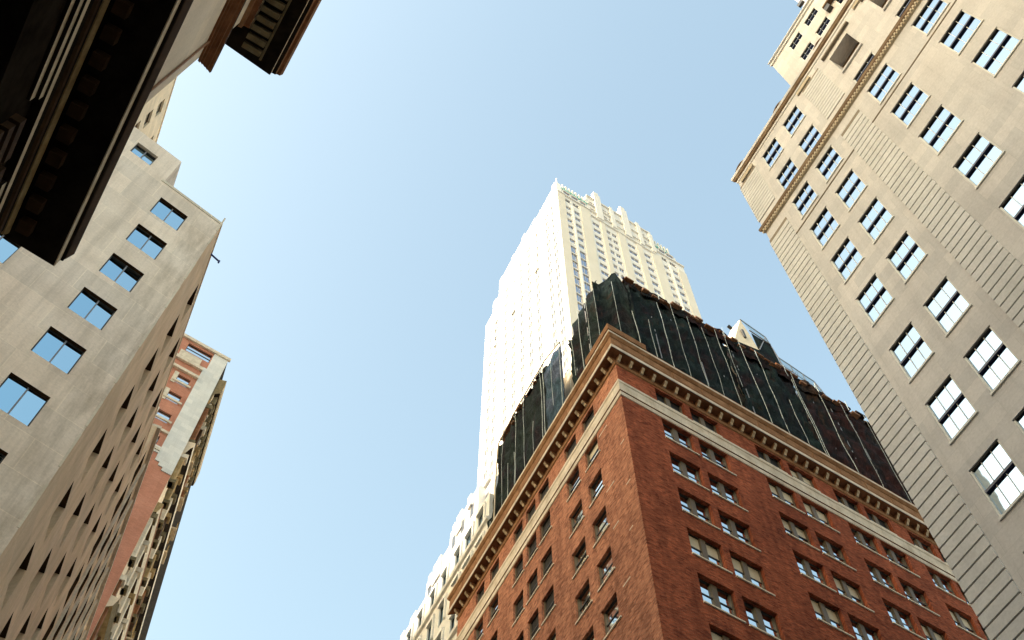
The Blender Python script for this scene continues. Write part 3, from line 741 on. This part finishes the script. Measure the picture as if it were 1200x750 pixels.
# ------------------------------------------------------------------ white tower behind
def whitetower():
    c = dirv(6.9) * 77; FRt = Frame(c, 58); FLt = Frame(c, 154)
    root = thing('white_tower', 'slender white skyscraper with stepped crown, teal grilles and pinnacles rising behind the netted brick building', 'skyscraper', (c.x, c.y, 0))
    W, D = 33.2, 34.3
    bay = [(1.95, 3.3), (3.95, 5.5), (8.7, 10.5), (12.2, 13.2), (13.6, 14.8), (17.6, 19.7), (21.9, 23.6), (27.0, 28.4), (29.1, 30.8)]
    hR = []
    z = 205.4
    tallz = 186.5
    while z > 60:
        for i, (a, b) in enumerate(bay):
            if i in (0, 1) and z < tallz: hR.append((a, b, z - 3.2, z, .16))
            else: hR.append((a, b, z - 1.75, z, .2))
        z -= 3.5
    top = [(a, b, t - 1.6, t) for t in (209.6,) for (a, b) in bay if not 5.6 < a < 8]
    top2 = [(a, b, t - 1.5, t) for t in (213.6, 217.4) for (a, b) in bay[2:7]]
    hR += [(a, b, c1, d, .35) for a, b, c1, d in top] + [(a, b, c1, d, .3) for a, b, c1, d in top2]
    mb = MB(); wall(mb, FRt, 0, W, G0, 211.5, [h for h in hR if h[3] < 211.5], M['tower'], .2)
    wall(mb, FRt, 8.0, 25.2, 211.5, 220.0, [h for h in hR if h[3] > 211.5], M['tower'], .3)
    mb.build('front_wall', root)
    colL = [-2.3, -4.9, -9.9, -13.3, -16.7, -20.3, -23.8, -28.5, -31.0]
    hL = []; z = 208
    while z > 60:
        for s in colL:
            if s < -27 and z > 203: continue
            hL.append((s - .7, s + .7, z - 2.1, z))
        z -= 3.5
    heights = [(-9.6, 0, 216.5), (-11.8, -9.6, 214.6), (-15, -11.8, 218.2), (-27, -15, 218.8), (-30, -27, 212), (-D, -30, 208.4)]
    mb = MB(); wall(mb, FLt, -D, 0, G0, 208.4, [h for h in hL if h[3] < 208.4], M['tower'], .12); mb.build('street_wall', root)
    P = [FLt.pt(-D, 0), FRt.pt(0, 0), FRt.pt(W, 0), FRt.pt(W, 0) + (FLt.pt(-D, 0) - FRt.pt(0, 0))]
    mb = MB(); mb.prism([(v.x, v.y) for v in P], G0, 208.3, M['tower'], top=M['roof'], skip=(0, 1)); mb.build('rear_wall', root)
    mb = MB()
    for a, b, h in heights[:5]: mb.box(FLt, a, b, 208.4, h, -1.1, .0, M['tower'])
    for a, b, h in ((1.2, 8.0, 214.8), (25.2, 31.5, 214.2)): mb.box(FRt, a, b, 211.5, h, -7, -.05, M['tower'])
    for a, b in ((1.9, 3.3), (3.9, 5.4), (6.2, 7.4), (27, 28.4), (29, 30.6)): mb.box(FRt, a, b, 212.2, 213.6, -.048, -.02, M['glass_grey']); mb.box(FRt, a - .15, b + .15, 213.6, 213.9, -.048, .2, M['tower'])
    P2 = [FRt.pt(8, 0, 0), FRt.pt(25.2, 0, 0), FRt.pt(25.2, 0, -14), FRt.pt(8, 0, -14)]
    mb.prism([(v.x, v.y) for v in P2], 211.4, 220, M['tower'], top=M['roof'], skip=(0,))
    mb.build('crown', root)
    # piers
    for a, b, zt in ((0, 1.9, 211.0), (5.75, 8.2, 210.6), (10.8, 12.0, 209.8), (15.2, 17.2, 211.4), (20.0, 21.6, 210.4), (24.0, 26.7, 208.8), (31.0, W, 207.5)):
        mb = MB(); mb.box(FRt, a, b, 40, zt, .002, .18, M['towerpier']); mb.build('pier', root)
    for a in (3.45, 28.55):
        mb = MB(); mb.box(FRt, a, a + .4, 40, 207, .002, .3, M['tower']); mb.build('pier', root)
    # ledges
    mb = MB()
    for z0, a, b in ((208.0, 8.3, 24.9), (210.9, 0, W), (214.9, 8, 25.2), (219.6, 8, 25.2)): mb.box(FRt, a, b, z0, z0 + .4, .002, .35, M['tower']); mb.build('ledge', root); mb = MB()
    # street-side buttress tips
    for s, zt in ((-.9, 218.5), (-10.2, 218.6), (-15.2, 220.8), (-20.5, 220.2), (-26.6, 220.0), (-29.6, 213.8)):
        mb = MB(); mb.box(FLt, s - .7, s + .7, 190, zt - 1.6, .002, .22, M['tower']); mb.box(FLt, s - .4, s + .4, zt - 1.6, zt - 1, -.3, .1, M['tower']); mb.build('buttress', root)
    # pinnacles
    for s, zt in ((10.9, 226.5), (18.3, 227.8), (14.6, 222.6), (21.9, 223.2), (25.0, 221.8)):
        mb = MB(); big = zt > 225; w = .85 if big else .5
        mb.box(FRt, s - w, s + w, 209, zt - 3.0, -.9, .45, M['tower']); mb.box(FRt, s - w * .7, s + w * .7, zt - 3.0, zt - 1.3, -.6, .3, M['tower'])
        pb = [FRt.pt(s - w * .5, zt - 1.3, .15), FRt.pt(s + w * .5, zt - 1.3, .15), FRt.pt(s + w * .5, zt - 1.3, -.5), FRt.pt(s - w * .5, zt - 1.3, -.5)]; t = FRt.pt(s, zt, -.2)
        for i in range(4): mb.face([pb[i], pb[(i + 1) % 4], t], M['tower'])
        mb.build('pinnacle', root)
    # teal grilles between white posts
    for a, b, z0, h in ((1.6, 8.0, 214.8, 2.0), (25.3, 29.6, 214.3, 2.4)):
        mb = MB(); mb.box(FRt, a, b, z0, z0 + h, -.4, -.2, M['teal']); mb.box(FRt, a, b, z0 - .5, z0, -.045, .12, M['teal']); mb.build('teal_grille', root)
        k = a
        while k < b:
            mb = MB(); mb.box(FRt, k, k + .32, z0, z0 + h + .5, -.19, .13, M['tower']); mb.build('grille_post', root); k += .86
    mb = MB(); mb.tube([FRt.pt(1.2, 215, -1.2), FRt.pt(1.2, 223.6, -1.2)], .16, M['frame_pale'], 6); mb.build('rod', root)
    hR.sort(key=lambda h: -h[3])
    for a, b, c1, d, dp in [h for h in hR if h[3] > 211.5] + [h for h in hR if h[3] <= 211.5]:
        put_window(root, FRt, a, b, c1, d, 'tower')
    hL.sort(key=lambda h: h[3])
    for a, b, c1, d in hL:
        if d < 208.4: put_window(root, FLt, a, b, c1, d, 'towerw')
whitetower()

# ------------------------------------------------------------------ stepped white building beyond the brick one
def stepped():
    az = -25.9; p = 21.0
    C = street(az, p, 47.2); F = Frame(C, az + 180)
    root = thing('stepped_building', 'white and grey stepped stone building low behind the far end of the brick building', 'building', (C.x, C.y, 0))
    L = 52
    cols = [(-2.2, -.9), (-4.6, -3.1), (-6.6, -5.4), (-9.2, -8.0), (-11.6, -10.4), (-14.2, -13), (-16.6, -15.4), (-19.2, -18), (-21.8, -20.5), (-24.6, -23.3), (-27.5, -26.2)]
    rows = [69.8, 66.0, 62.2, 58.4, 54.6, 50.8, 47.0, 43.2]
    holes = [(a, b, r - 2.3, r) for r in rows for a, b in cols]
    mb = MB(); wall(mb, F, -L, 0, G0, 70.6, holes, M['greystone'], .3); 
    P = [F.pt(-L, 0), F.pt(0, 0), F.pt(0, 0, -26), F.pt(-L, 0, -26)]
    mb.prism([(v.x, v.y) for v in P], G0, 70.5, M['greystone'], top=M['roof'], skip=(0,)); mb.build('wall', root)
    for z in (67.0, 59.5): mb = MB(); mb.sweep(F, [(0, z), (.22, z + .1), (.26, z + .4), (0, z + .45)], lambda o: -L, lambda o: 0, M['greystone']); mb.build('ledge', root)
    mb = MB(); r = random.Random(9)
    for a, b in cols:
        for rr in rows[:4]:
            mb.box(F, b + .08, b + .34, rr - 2.5, rr + .2, .002, .16, M['greystone'])
            mb.box(F, a - .1, b + .1, rr + .05, rr + .4, .002, .12 + .1 * r.random(), M['tower'])
    mb.build('window_surround', root)
    # setbacks climbing back
    for s0, s1, o, z1 in ((-4.2, 0, -1.2, 76.5), (-9.5, -3.5, -.5, 76.3), (-14.6, -9.5, -.55, 74.8), (-20.5, -14.6, -.6, 73.2), (-27, -20.5, -.7, 72.2), (-9, 0, -6, 84), (-L + 8, -27, -.9, 71.6)):
        mb = MB(); mb.box(F, s0, s1, 70.5, z1, o - 8, o, M['tower'])
        k = s0 + .5
        while k < s1 - 1.8:
            wd = r.uniform(.6, 1.7); mb.box(F, k, k + wd, z1 - r.uniform(0, 2.5), z1 + r.uniform(.05, .7), o - .5, o + r.uniform(.05, .3), M['tower']); k += wd + r.uniform(.4, 1.8)
        k = s0 + .6
        while k < s1 - 1: mb.box(F, k, k + .7, z1 - 3, z1 - 1.4, o + .001, o + .03, M['glass_pale']); k += 1.9
        mb.build('setback', root)
    for a, b, c, d in holes[:66]: put_window(root, F, a, b, c, d, 'slide2' if d > 56 else 'simple')
stepped()

# ------------------------------------------------------------------ stained stone building, left
def stained():
    C = street(49, -24.914, 1.985); Fw = Frame(C, 49); Fs = Frame(C, -24.0)
    root = thing('stained_building', 'weathered beige stone building with paired blue windows on the left corner across the side street', 'building', (C.x, C.y, 0))
    wn = 1.985
    cols = [(-1.10 - wn, .44 - wn), (-5.4 - wn, -3.86 - wn), (-9.7 - wn, -8.2 - wn), (-14 - wn, -12.5 - wn)]
    rows = [48.65, 45.2, 41.8, 38.35, 34.9, 31.43, 28.0, 24.55, 21.1, 17.65, 14.2, 10.75, 7.3, 3.85]
    LW = 26.0
    hw = [(a, b, r - 1.87, r) for r in rows for a, b in cols]
    mb = MB(); wall(mb, Fw, -LW, 0, G0, 50.2, hw, M['concrete'], .26, M['concrete_side'], head=M['sootbrown']); mb.build('front_wall', root)  # window heads get their shade as a dark colour
    s_off = 24.5; LS = 16.0
    sc = [(27.72 + 3.42 * k - s_off, 29.12 + 3.42 * k - s_off) for k in range(4)]
    srows = [49.35, 45.85, 42.45, 39.1, 35.65, 32.06, 28.55, 25.05, 21.5, 18, 14.5, 11, 7.5]
    hs = [(a, b, r - 2.1, r) for r in srows for a, b in sc]
    mb = MB(); wall(mb, Fs, 0, LS, G0, 50.2, hs, M['concrete_side'], .5, None, head=M['sootbrown']); mb.build('street_wall', root)  # shade of the window heads painted in here too
    # pale joints down the corner
    mb = MB(); z = 5.0; r = random.Random(4)
    while z < 50:
        h = r.uniform(1.0, 2.4)
        if r.random() < .7: mb = MB(); mb.box(Fw, -.07, .012, z, z + h, .003, .025, M['quoin']); mb.build('corner_joint', root)
        z += h + r.uniform(.3, 1.4)
    A, B, D = Fw.pt(-LW, 0), Fw.pt(0, 0), Fs.pt(LS, 0); E = D + (A - B)
    mb = MB(); mb.prism([(v.x, v.y) for v in (A, B, D, E)], G0, 50.1, M['concrete_side'], top=M['roof'], skip=(0, 1)); mb.build('rear_wall', root)
    mb = MB(); mb.box(Fw, -3.6, 0.02, 50.1, 50.32, -.3, .03, M['quoin']); mb.box(Fs, 0.02, LS, 50.1, 50.32, -.3, .03, M['concrete_side']); mb.build('coping', root)
    # set-back top tier
    T0, T1 = -LW, -3.47
    ht = [(-3.68 - wn, -2.49 - wn, 50.72, 52.07), (-8.2 - wn, -7.0 - wn, 50.72, 52.07)]
    mb = MB(); wall(mb, Fw, T0, T1, 50.2, 53.3, ht, M['concrete'], .34)
    q = [Fw.pt(T0, 0), Fw.pt(T1, 0), Fw.pt(T1, 0) + Fs.t * 10, Fw.pt(T0, 0) + Fs.t * 10]
    mb.prism([(v.x, v.y) for v in q], 50.15, 53.3, M['concrete'], top=M['roof'], skip=(0,)); mb.build('top_tier', root)
    for a, b, c, d in hw[:40] + ht: put_window(root, Fw, a, b, c, d, 'slide2', tilt=3.0)
    for a, b, c, d in hs[:32]: put_window(root, Fs, a, b, c, d, 'deep')
    for a, b, c, d in hw[40:]: put_window(root, Fw, a, b, c, d, 'slide2', tilt=3.0)
    for a, b, c, d in hs[32:]: put_window(root, Fs, a, b, c, d, 'deep')
    # spout pole on the roof corner
    mb = MB(); mb.tube([Fs.pt(1.7, 50.05, -.1), Fs.pt(2.0, 50.1, .5)], .055, M['bluepole']); mb.tube([Fs.pt(2.0, 50.2, .5), Fs.pt(2.0, 49.95, .5)], .05, M['bluepole'])
    o = mb.build('roof_arm'); tag(o, 'thin dark blue pole sticking out from the roof corner of the beige stone building', 'pole')
    # neighbour, continuing the street wall
    C2 = Fs.pt(LS, 0, 0); F2 = Frame(C2, -24.0)
    r2 = thing('street_side_building', 'tan stone building with narrow dark windows below the red brick gable', 'building', (C2.x, C2.y, 0))
    L2 = 25.5
    c2 = [(.95 + 2.95 * k, 2.3 + 2.95 * k) for k in range(8)]
    h2 = [(a, b, r - 2.2, r) for r in [52.6] + srows for a, b in c2]
    mb = MB(); wall(mb, F2, 0, L2, G0, 53.9, h2, M['concrete_side'], .6, M['sootbrown'], o=-.02);  # reveals coloured dark to stand in for their shade
    q = [F2.pt(0, 0, -.02), F2.pt(L2, 0, -.02), F2.pt(L2, 0, -20), F2.pt(0, 0, -20)]
    mb.prism([(v.x, v.y) for v in q], G0, 53.85, M['concrete_side'], top=M['roof'], skip=(0,)); mb.build('wall', r2)
    mb = MB()
    for a, b in c2: mb.box(F2, b + .35, b + .62, 10, 53.5, -.018, .12, M['sill'])
    mb.build('pier', r2)
    mb = MB(); mb.box(F2, 0.05, L2, 53.85, 54.1, -.3, .2, M['sill']); mb.build('coping', r2)
    for a, b, c, d in h2: put_window(r2, F2, a, b, c, d, 'deep', -.02)
stained()

# ------------------------------------------------------------------ cream building rising behind it
def creambuilding():
    az = -24.0
    C = street(az, -18.4, 33.0); F = Frame(C, az)
    root = thing('cream_building', 'tall cream stone building with small windows glimpsed behind the beige building and the dark cornice', 'building', (C.x, C.y, 0))
    cols = [(3.1 + 3.75 * k, 4.5 + 3.75 * k) for k in range(2)]
    rows = [94.1 - 3.45 * k for k in range(9)]
    h = [(a, b, r - 1.9, r) for r in rows for a, b in cols]
    L = 12
    mb = MB(); wall(mb, F, 0, L, G0, 95.8, h, M['cream'], .4); 
    q = [F.pt(0, 0), F.pt(L, 0), F.pt(L, 0, -15.4), F.pt(0, 0, -15.4)]
    mb.prism([(v.x, v.y) for v in q], G0, 95.75, M['cream'], top=M['roof'], skip=(0,)); mb.build('wall', root)
    mb = MB(); mb.box(F, -.05, L + .05, 95.75, 96.0, -.4, .06, M['cream']); mb.build('coping', root)
    for a, b, c, d in h: put_window(root, F, a, b, c, d, 'simple')
creambuilding()

def shadeblock():  # unseen block, added to keep the street fronts in shade
    az = -24.0; C = street(az, -110, -50)
    root = thing('office_block', 'long tan office block seen only reflected in windows of the limestone building', 'building', (C.x, C.y, 0))
    for sa, sb, H in ((-50, 33, 134), (33, 64, 129)):
        T = Frame(street(az, -110, sa), az); LT = sb - sa; q = [T.pt(0, 0), T.pt(LT, 0), T.pt(LT, 0, -24), T.pt(0, 0, -24)]
        hh = [(1.5 + 4 * i, 3.4 + 4 * i, 40 + 4 * j, 42.2 + 4 * j) for i in range(int(LT / 4)) for j in range(22)]
        mb = MB(); wall(mb, T, 0, LT, G0, H, hh, M['cream'], .35, backing=M['glass_grey'])
        mb.prism([(v.x, v.y) for v in q], G0, H - .1, M['cream'], top=M['roof'], skip=(0,)); mb.build('wall', root)
shadeblock()

# ------------------------------------------------------------------ red brick building with an ornate gilt cornice, far left
def ornate():
    az = 56; C = street(az, -68.0, 6.15); F = Frame(C, az); FSr = Frame(C, -20.5)
    root = thing('ornate_building', 'far red brick building with cream stone gable end and gilded bracketed cornices over the street', 'building', (C.x, C.y, 0))
    W = 22.0
    X = lambda s: s * 2.1 - 6.15
    h = [(X(.66), X(2.07), 104.6, 106.3)] + [(X(1.0), X(1.68), t - 1.6, t) for t in (99.85, 96.4, 92.7, 88.7)]
    h += [(a - 5.2, b - 5.2, c, d) for a, b, c, d in h]
    mb = MB(); wall(mb, F, -W, 0, G0, 107, h, M['salmon'], .3); 
    A, B = F.pt(-W, 0), F.pt(0, 0); D = FSr.pt(60, 0); E = D + (A - B)
    mb.prism([(v.x, v.y) for v in (A, B, D, E)], G0, 106.9, M['salmon'], top=M['roof'], skip=(0, 1)); mb.build('gable_wall', root)
    hs = [(2.0 + 3.4 * k, 3.5 + 3.4 * k, z, z + 2.2) for k in range(12) for z in range(40, 100, 4)]
    mb = MB(); wall(mb, FSr, 0, 60, G0, 97, hs, M['cream'], .5, backing=M['room']); mb.build('street_wall', root)
    # cream stone strip up the corner with a toothed foot
    mb = MB()
    mb.box(F, -2.05, .02, 85.6, 103.2, .003, .10, M['greystone'])
    for k in range(4): mb.box(F, -2.05 - .55 * (k + 1), -2.052 - .55 * k, 86.2 + .25 * k, 87.2, .003, .095, M['greystone'])
    for k in range(3): mb.box(F, -2.05 + .5 * k + .002, .02, 85.1 - .5 * k, 85.598 - .5 * k, .003, .095, M['greystone'])
    mb.box(F, -1.7, .02, 103.2, 107, .003, .10, M['greystone'])
    mb.build('corner_stone', root)
    mb = MB()
    for z, hh, o, a, b in ((102.3, .55, .3, -6.2, -2.06), (103.0, 1.3, .12, -5.2, -2.6), (100.5, .45, .3, -6.2, -2.06), (106.75, .5, .25, -W, .25), (94.9, .3, .16, -4.4, -2.3), (91.2, .3, .16, -4.4, -2.3), (98.3, .3, .16, -4.4, -2.3), (89.4, .35, .22, -6.2, -2.06), (86.5, .4, .2, -5.4, -2.06)):
        mb = MB(); mb.box(F, a, b, z, z + hh, .003, o, M['sill']); mb.build('stone_course', root)
    for t in (99.85, 96.4, 92.7, 88.7):
        mb = MB(); mb.box(F, X(1.0) - .5, X(1.0) - .02, t - 1.9, t + .2, .003, .08, M['sill']); mb.box(F, X(1.68) + .02, X(1.68) + .25, t - 1.7, t + .1, .003, .06, M['salmon']); mb.build('window_jamb', root)
    mb = MB()
    for z in (60, 66, 72, 78): mb.box(F, -3.1, -3.0, z - 3, z + 3, .003, .012, M['sill'])
    mb.box(F, -4.4, -3.0, 73.5, 73.8, .003, .7, M['frame_pale'])
    mb.build('wall_bracket', root)
    for a, b, c, d in h: put_window(root, F, a, b, c, d, 'simple')
    # pavilion cornice
    mb = MB()
    mb.sweep(FSr, [(0, 98.0), (.25, 98.3), (.3, 99.6), (.88, 99.9), (.9, 100.1), (.94, 100.8), (.94, 101.2), (.92, 102.6), (0, 102.7)], lambda o: -.15 * o, lambda o: 13 + .2 * o,
             [M['gold'], M['cream'], M['soot'], M['gold'], M['moss'], M['sill'], M['gold'], M['roof'], M['moss']])  # black soffit strip paints the shade under this cornice
    mb.build('cornice', root)
    for k in range(10):
        mb = MB(); mb.box(FSr, .4 + 1.25 * k, .85 + 1.25 * k, 98.4, 99.9, .3, .75, M['moss']); mb.box(FSr, .5 + 1.25 * k, .75 + 1.25 * k, 97.6, 98.4, .05, .45, M['sill']); mb.build('bracket', root)
    r = random.Random(2)
    mb = MB(); mb.sweep(FSr, [(0, 88.2), (.3, 88.5), (.55, 89.3), (.75, 89.6), (.8, 90.3), (0, 90.4)], lambda o: .2 - .1 * o, lambda o: 30, [M['gold'], M['soot'], M['soot'], M['sill'], M['cream']]); mb.build('cornice', root)
    mb = MB(); mb.sweep(FSr, [(0, 78.6), (.3, 78.8), (.55, 79.5), (.6, 80.1), (0, 80.2)], lambda o: .2, lambda o: 42, [M['sootbrown'], M['sill'], M['terradark'], M['gold']]); mb.build('cornice', root)
    for z0, z1, o, st, n in ((83.5, 88.2, .45, 2.6, 9), (90.4, 97.6, .45, 2.9, 5), (72, 78.5, .3, 3.4, 10), (61, 70, .25, 3.4, 12)):
        for k in range(n):
            s = .25 + st * k
            mb = MB(); mb.box(FSr, s, s + .7, z0, z1, .002, o, r.choice([M['gold'], M['sill'], M['sootbrown'], M['terradark']])); mb.box(FSr, s - .12, s + .82, z1 - .6, z1 - .002, .002, o + .25, r.choice([M['sill'], M['gold'], M['moss']])); mb.box(FSr, s - .1, s + .8, z0, z0 + .4, .002, o + .2, M['moss'])
            mb.build('pilaster', root)
    for s, z in ((3.2, 91.2), (9.0, 92.2), (15.5, 90.8), (14.5, 93.6), (20, 82.0), (24, 80.6)):
        mb = MB(); mb.box(FSr, s, s + 1.8, z, z + .25, .002, 1.05, M['tan'])
        for k in range(5): mb.box(FSr, s + .05 + k * .4, s + .2 + k * .4, z + .25, z + 1.1, .9, 1.0, M['gold'])
        mb.box(FSr, s, s + 1.8, z + 1.1, z + 1.25, .85, 1.05, M['moss']); mb.box(FSr, s + .2, s + .5, z - .9, z, .002, .7, M['gold']); mb.box(FSr, s + 1.3, s + 1.6, z - .9, z, .002, .7, M['gold'])
        mb.build('balcony', root)
    mb = MB(); mb.sweep(FSr, [(0, 66), (.5, 66.3), (.75, 67.2), (0, 67.4)], lambda o: .1, lambda o: 60, [M['gold'], M['moss'], M['cream']]); mb.build('cornice', root)
ornate()

# ------------------------------------------------------------------ dark cornice building overhead, left
def corniced():
    az = -31.5; nw = -4.48; ts = 11.95
    C = street(az, nw, ts); F = Frame(C, az); FS = Frame(C, 49 + 180)   # side street front, seen end on
    root = thing('corniced_building', 'building close overhead with deep dark cornices below and above a smooth cream wall', 'building', (C.x, C.y, 0))
    s1 = -40.0
    E = lambda k, c=.48: (lambda o: c + .115 * o)       # end of a moulding that is cut along the side street
    mb = MB(); wall(mb, F, s1, 0, 20.0, 42.0, [], M['creamwall']); mb.build('upper_wall', root)
    mb = MB(); wall(mb, F, s1, 0, G0, 20.0, [(-7 - 5.5 * k, -4 - 5.5 * k, z, z + 3.2) for k in range(6) for z in (2.2, 7.4, 12.6)], M['soot'], .5, backing=M['room']); mb.build('lower_wall', root)  # wall colour carries the painted shade below the cornice
    a, b = F.pt(s1, 0), F.pt(0, 0); c = FS.pt(14, 0); d = F.pt(s1, 0, -14)
    mb = MB(); mb.prism([(v.x, v.y) for v in (a, b, c, d)], G0, 41.9, M['creamwall'], top=M['roof'], skip=(0,)); mb.build('rear_wall', root)
    # architrave fillets, broken over the window bay
    def fillet(o, z0, z1, sa, sb, mat=M['tan']):
        mb = MB(); mb.sweep(F, [(0, z0), (o, z0), (o, z1), (0, z1)], lambda q: sa, lambda q: sb, [M['soot'], mat, M['soot']]); return mb
    for o, z0, z1, segs in ((.064, 17.40, 17.60, ((s1, -3.65), (-1.85, .0))), (.133, 17.602, 17.80, ((s1, -3.65), (-1.85, .05))), (.176, 17.802, 18.0, ((s1, .12),))):
        for sa, sb in segs: fillet(o, z0, z1, sa, sb).build('architrave', root)
    mb = MB()                                     # frieze with shade painted into its stone, slightly moulded
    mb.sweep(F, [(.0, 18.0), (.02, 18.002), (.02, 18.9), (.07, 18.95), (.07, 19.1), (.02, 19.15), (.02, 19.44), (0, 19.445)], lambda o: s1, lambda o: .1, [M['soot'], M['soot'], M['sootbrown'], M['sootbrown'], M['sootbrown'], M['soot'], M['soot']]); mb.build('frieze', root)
    mb = MB(); mb.sweep(F, [(0, 19.45), (.04, 19.45), (.07, 19.52), (.09, 19.58), (.09, 19.64), (.0, 19.66)], lambda o: s1, lambda o: .2 + .1 * o, [M['gold']] * 4 + [M['soot']]); mb.build('ochre_moulding', root)
    # corona
    prof = [(0, 19.86), (1.06, 19.90), (1.08, 19.90), (1.08, 20.22), (1.13, 20.24), (1.13, 20.34), (1.14, 20.36), (1.20, 20.72), (0, 20.80)]
    mats = [M['soot'], M['tan'], M['tan'], M['soot'], M['soot'], M['sootbrown'], M['sootbrown'], M['roof']]  # dark soffit colour is painted shade, tan is the stone itself
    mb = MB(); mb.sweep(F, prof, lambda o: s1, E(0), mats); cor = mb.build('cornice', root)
    mb = MB(); s = .1
    while s > s1:
        mb.box(F, s - .28, s, 19.62, 19.875, .17, .44, M['sootbrown']); s -= .56
    mb.build('modillion_row', cor)
    mb = MB()                                    # return of the cornice along the side street
    mb.sweep(FS, [(0, 19.9), (.46, 19.92), (.46, 20.22), (.5, 20.7), (0, 20.8)], lambda o: 0, lambda o: 14, [M['soot'], M['tan'], M['soot'], M['roof']]); mb.build('cornice_return', root)
    mb = MB()                                    # capitals under the break
    for s in (-3.2, -2.2):
        for k in range(5): mb.box(F, s - .12 - .03 * k, s + .45 + .03 * k, 15.6 + .33 * k, 15.85 + .33 * k, .002, .05 + .035 * k, M['sootbrown'])
    mb.build('capital', root)
    # drain pipe on the cream wall
    mb = MB(); mb.tube([F.pt(-.62, 20.85, .05), F.pt(-.62, 34.0, .05)], .035, M['pipe'], 6); mb.build('drain_pipe', root)
    # lower string moulding
    mb = MB(); mb.sweep(F, [(0, 33.85), (.07, 33.88), (.07, 34.0), (.15, 34.02), (.15, 34.1), (.24, 34.12), (.24, 34.18), (.33, 34.2), (.34, 34.26), (.44, 34.3), (.45, 34.5), (0, 34.62)], lambda o: s1, lambda o: .10 + .75 * o,
                        [M['terradark'], M['terra'], M['terradark'], M['terra'], M['terradark'], M['terradark'], M['terradark'], M['terra'], M['terradark'], M['sootbrown'], M['roof']]); mb.build('string_moulding', root)
    # top cornice
    mb = MB(); mb.sweep(F, [(0, 39.4), (.12, 39.5), (.12, 39.9), (.32, 40.0), (.36, 40.2), (.36, 40.296), (0, 40.296)], lambda o: s1, lambda o: .15 + .1 * o,
                        [M['terra'], M['terra'], M['terradark'], M['tan'], M['tan'], M['soot']]); mb.build('bed_moulding', root)
    prof = [(-.3, 40.30), (1.72, 40.36), (1.72, 40.72), (1.86, 40.78), (1.9, 40.95), (2.02, 41.0), (2.08, 41.35), (-.3, 41.6)]
    mats = [M['soot'], M['tan'], M['soot'], M['terra'], M['terradark'], M['terra'], M['roof']]  # shade of the top soffit is put into its colour
    mb = MB(); mb.sweep(F, prof, lambda o: s1, lambda o: 1.30 + .1 * o, mats + [M['soot']]); top = mb.build('cornice', root)
    mb = MB(); s = .95
    while s > s1:
        mb.box(F, s - .21, s, 39.98, 40.31, .371, 1.10, M['moss']); s -= .40
    mb.build('modillion_row', top)
    mb = MB(); mb.box(F, s1, 1.1, 40.16, 40.33, 1.12, 1.2, M['moss']); mb.build('soffit_fillet', top)
    mb = MB(); mb.sweep(FS, [(0, 40.306), (1.26, 40.366), (1.28, 41.4), (0, 41.5)], lambda o: .25, lambda o: 14, [M['soot'], M['soot'], M['roof']]); mb.build('cornice_return', root)
corniced()
flush_rest()

# ------------------------------------------------------------------ camera, sun, sky
cam = bpy.data.cameras.new('camera'); cam.sensor_fit = 'HORIZONTAL'; cam.sensor_width = 36; cam.lens = 36 * 1236.4 / 1200; cam.clip_end = 6000; cam.clip_start = .05
co = bpy.data.objects.new('camera', cam); COL.objects.link(co); SC.camera = co
R = Matrix(((0.99997901, -0.00647867, 0.0), (-0.00577732, -0.89172595, -0.4525389), (0.00293185, 0.4525294, -0.89174466)))
R = Matrix(((0.99997901, -0.00647867, 0.0), (-0.00577732, -0.89172595, -0.4525389), (0.00293185, 0.4525294, -0.89174466)))
co.matrix_world = Matrix.Translation((0, 0, EYE)) @ R.to_4x4()

SUN_AZ, SUN_EL = -120.0, 25.0
sv = dirv(SUN_AZ) * math.cos(rad(SUN_EL)) + Vector((0, 0, math.sin(rad(SUN_EL))))
sun = bpy.data.lights.new('sun', 'SUN'); sun.energy = 2.0; sun.angle = rad(.5); sun.color = (1, .95, .87)
so = bpy.data.objects.new('sun', sun); COL.objects.link(so); so.rotation_euler = sv.to_track_quat('Z', 'Y').to_euler(); so.location = (0, 0, 300)
w = bpy.data.worlds.new('World'); SC.world = w; w.use_nodes = True
nt = w.node_tree; bg = nt.nodes['Background']; sk = nt.nodes.new('ShaderNodeTexSky'); sk.sky_type = 'NISHITA'; sk.sun_disc = False
sk.sun_elevation = rad(SUN_EL); sk.sun_rotation = rad(SUN_AZ); sk.air_density = 1.4; sk.dust_density = 6; sk.ozone_density = 0
tint = nt.nodes.new('ShaderNodeMix'); tint.data_type = 'RGBA'; tint.blend_type = 'MULTIPLY'; tint.inputs[0].default_value = 1; tint.inputs[7].default_value = (1.10, 1.14, 1.01, 1)
nt.links.new(sk.outputs[0], tint.inputs[6]); nt.links.new(tint.outputs[2], bg.inputs[0]); bg.inputs[1].default_value = .15
SC.view_settings.view_transform = 'Standard'; SC.view_settings.look = 'None'; SC.view_settings.gamma = 1; SC.view_settings.exposure = 1.62
SC.cycles.max_bounces = 8; SC.cycles.diffuse_bounces = 5; SC.cycles.glossy_bounces = 4; SC.cycles.transparent_max_bounces = 8
SC.cycles.use_denoising = True
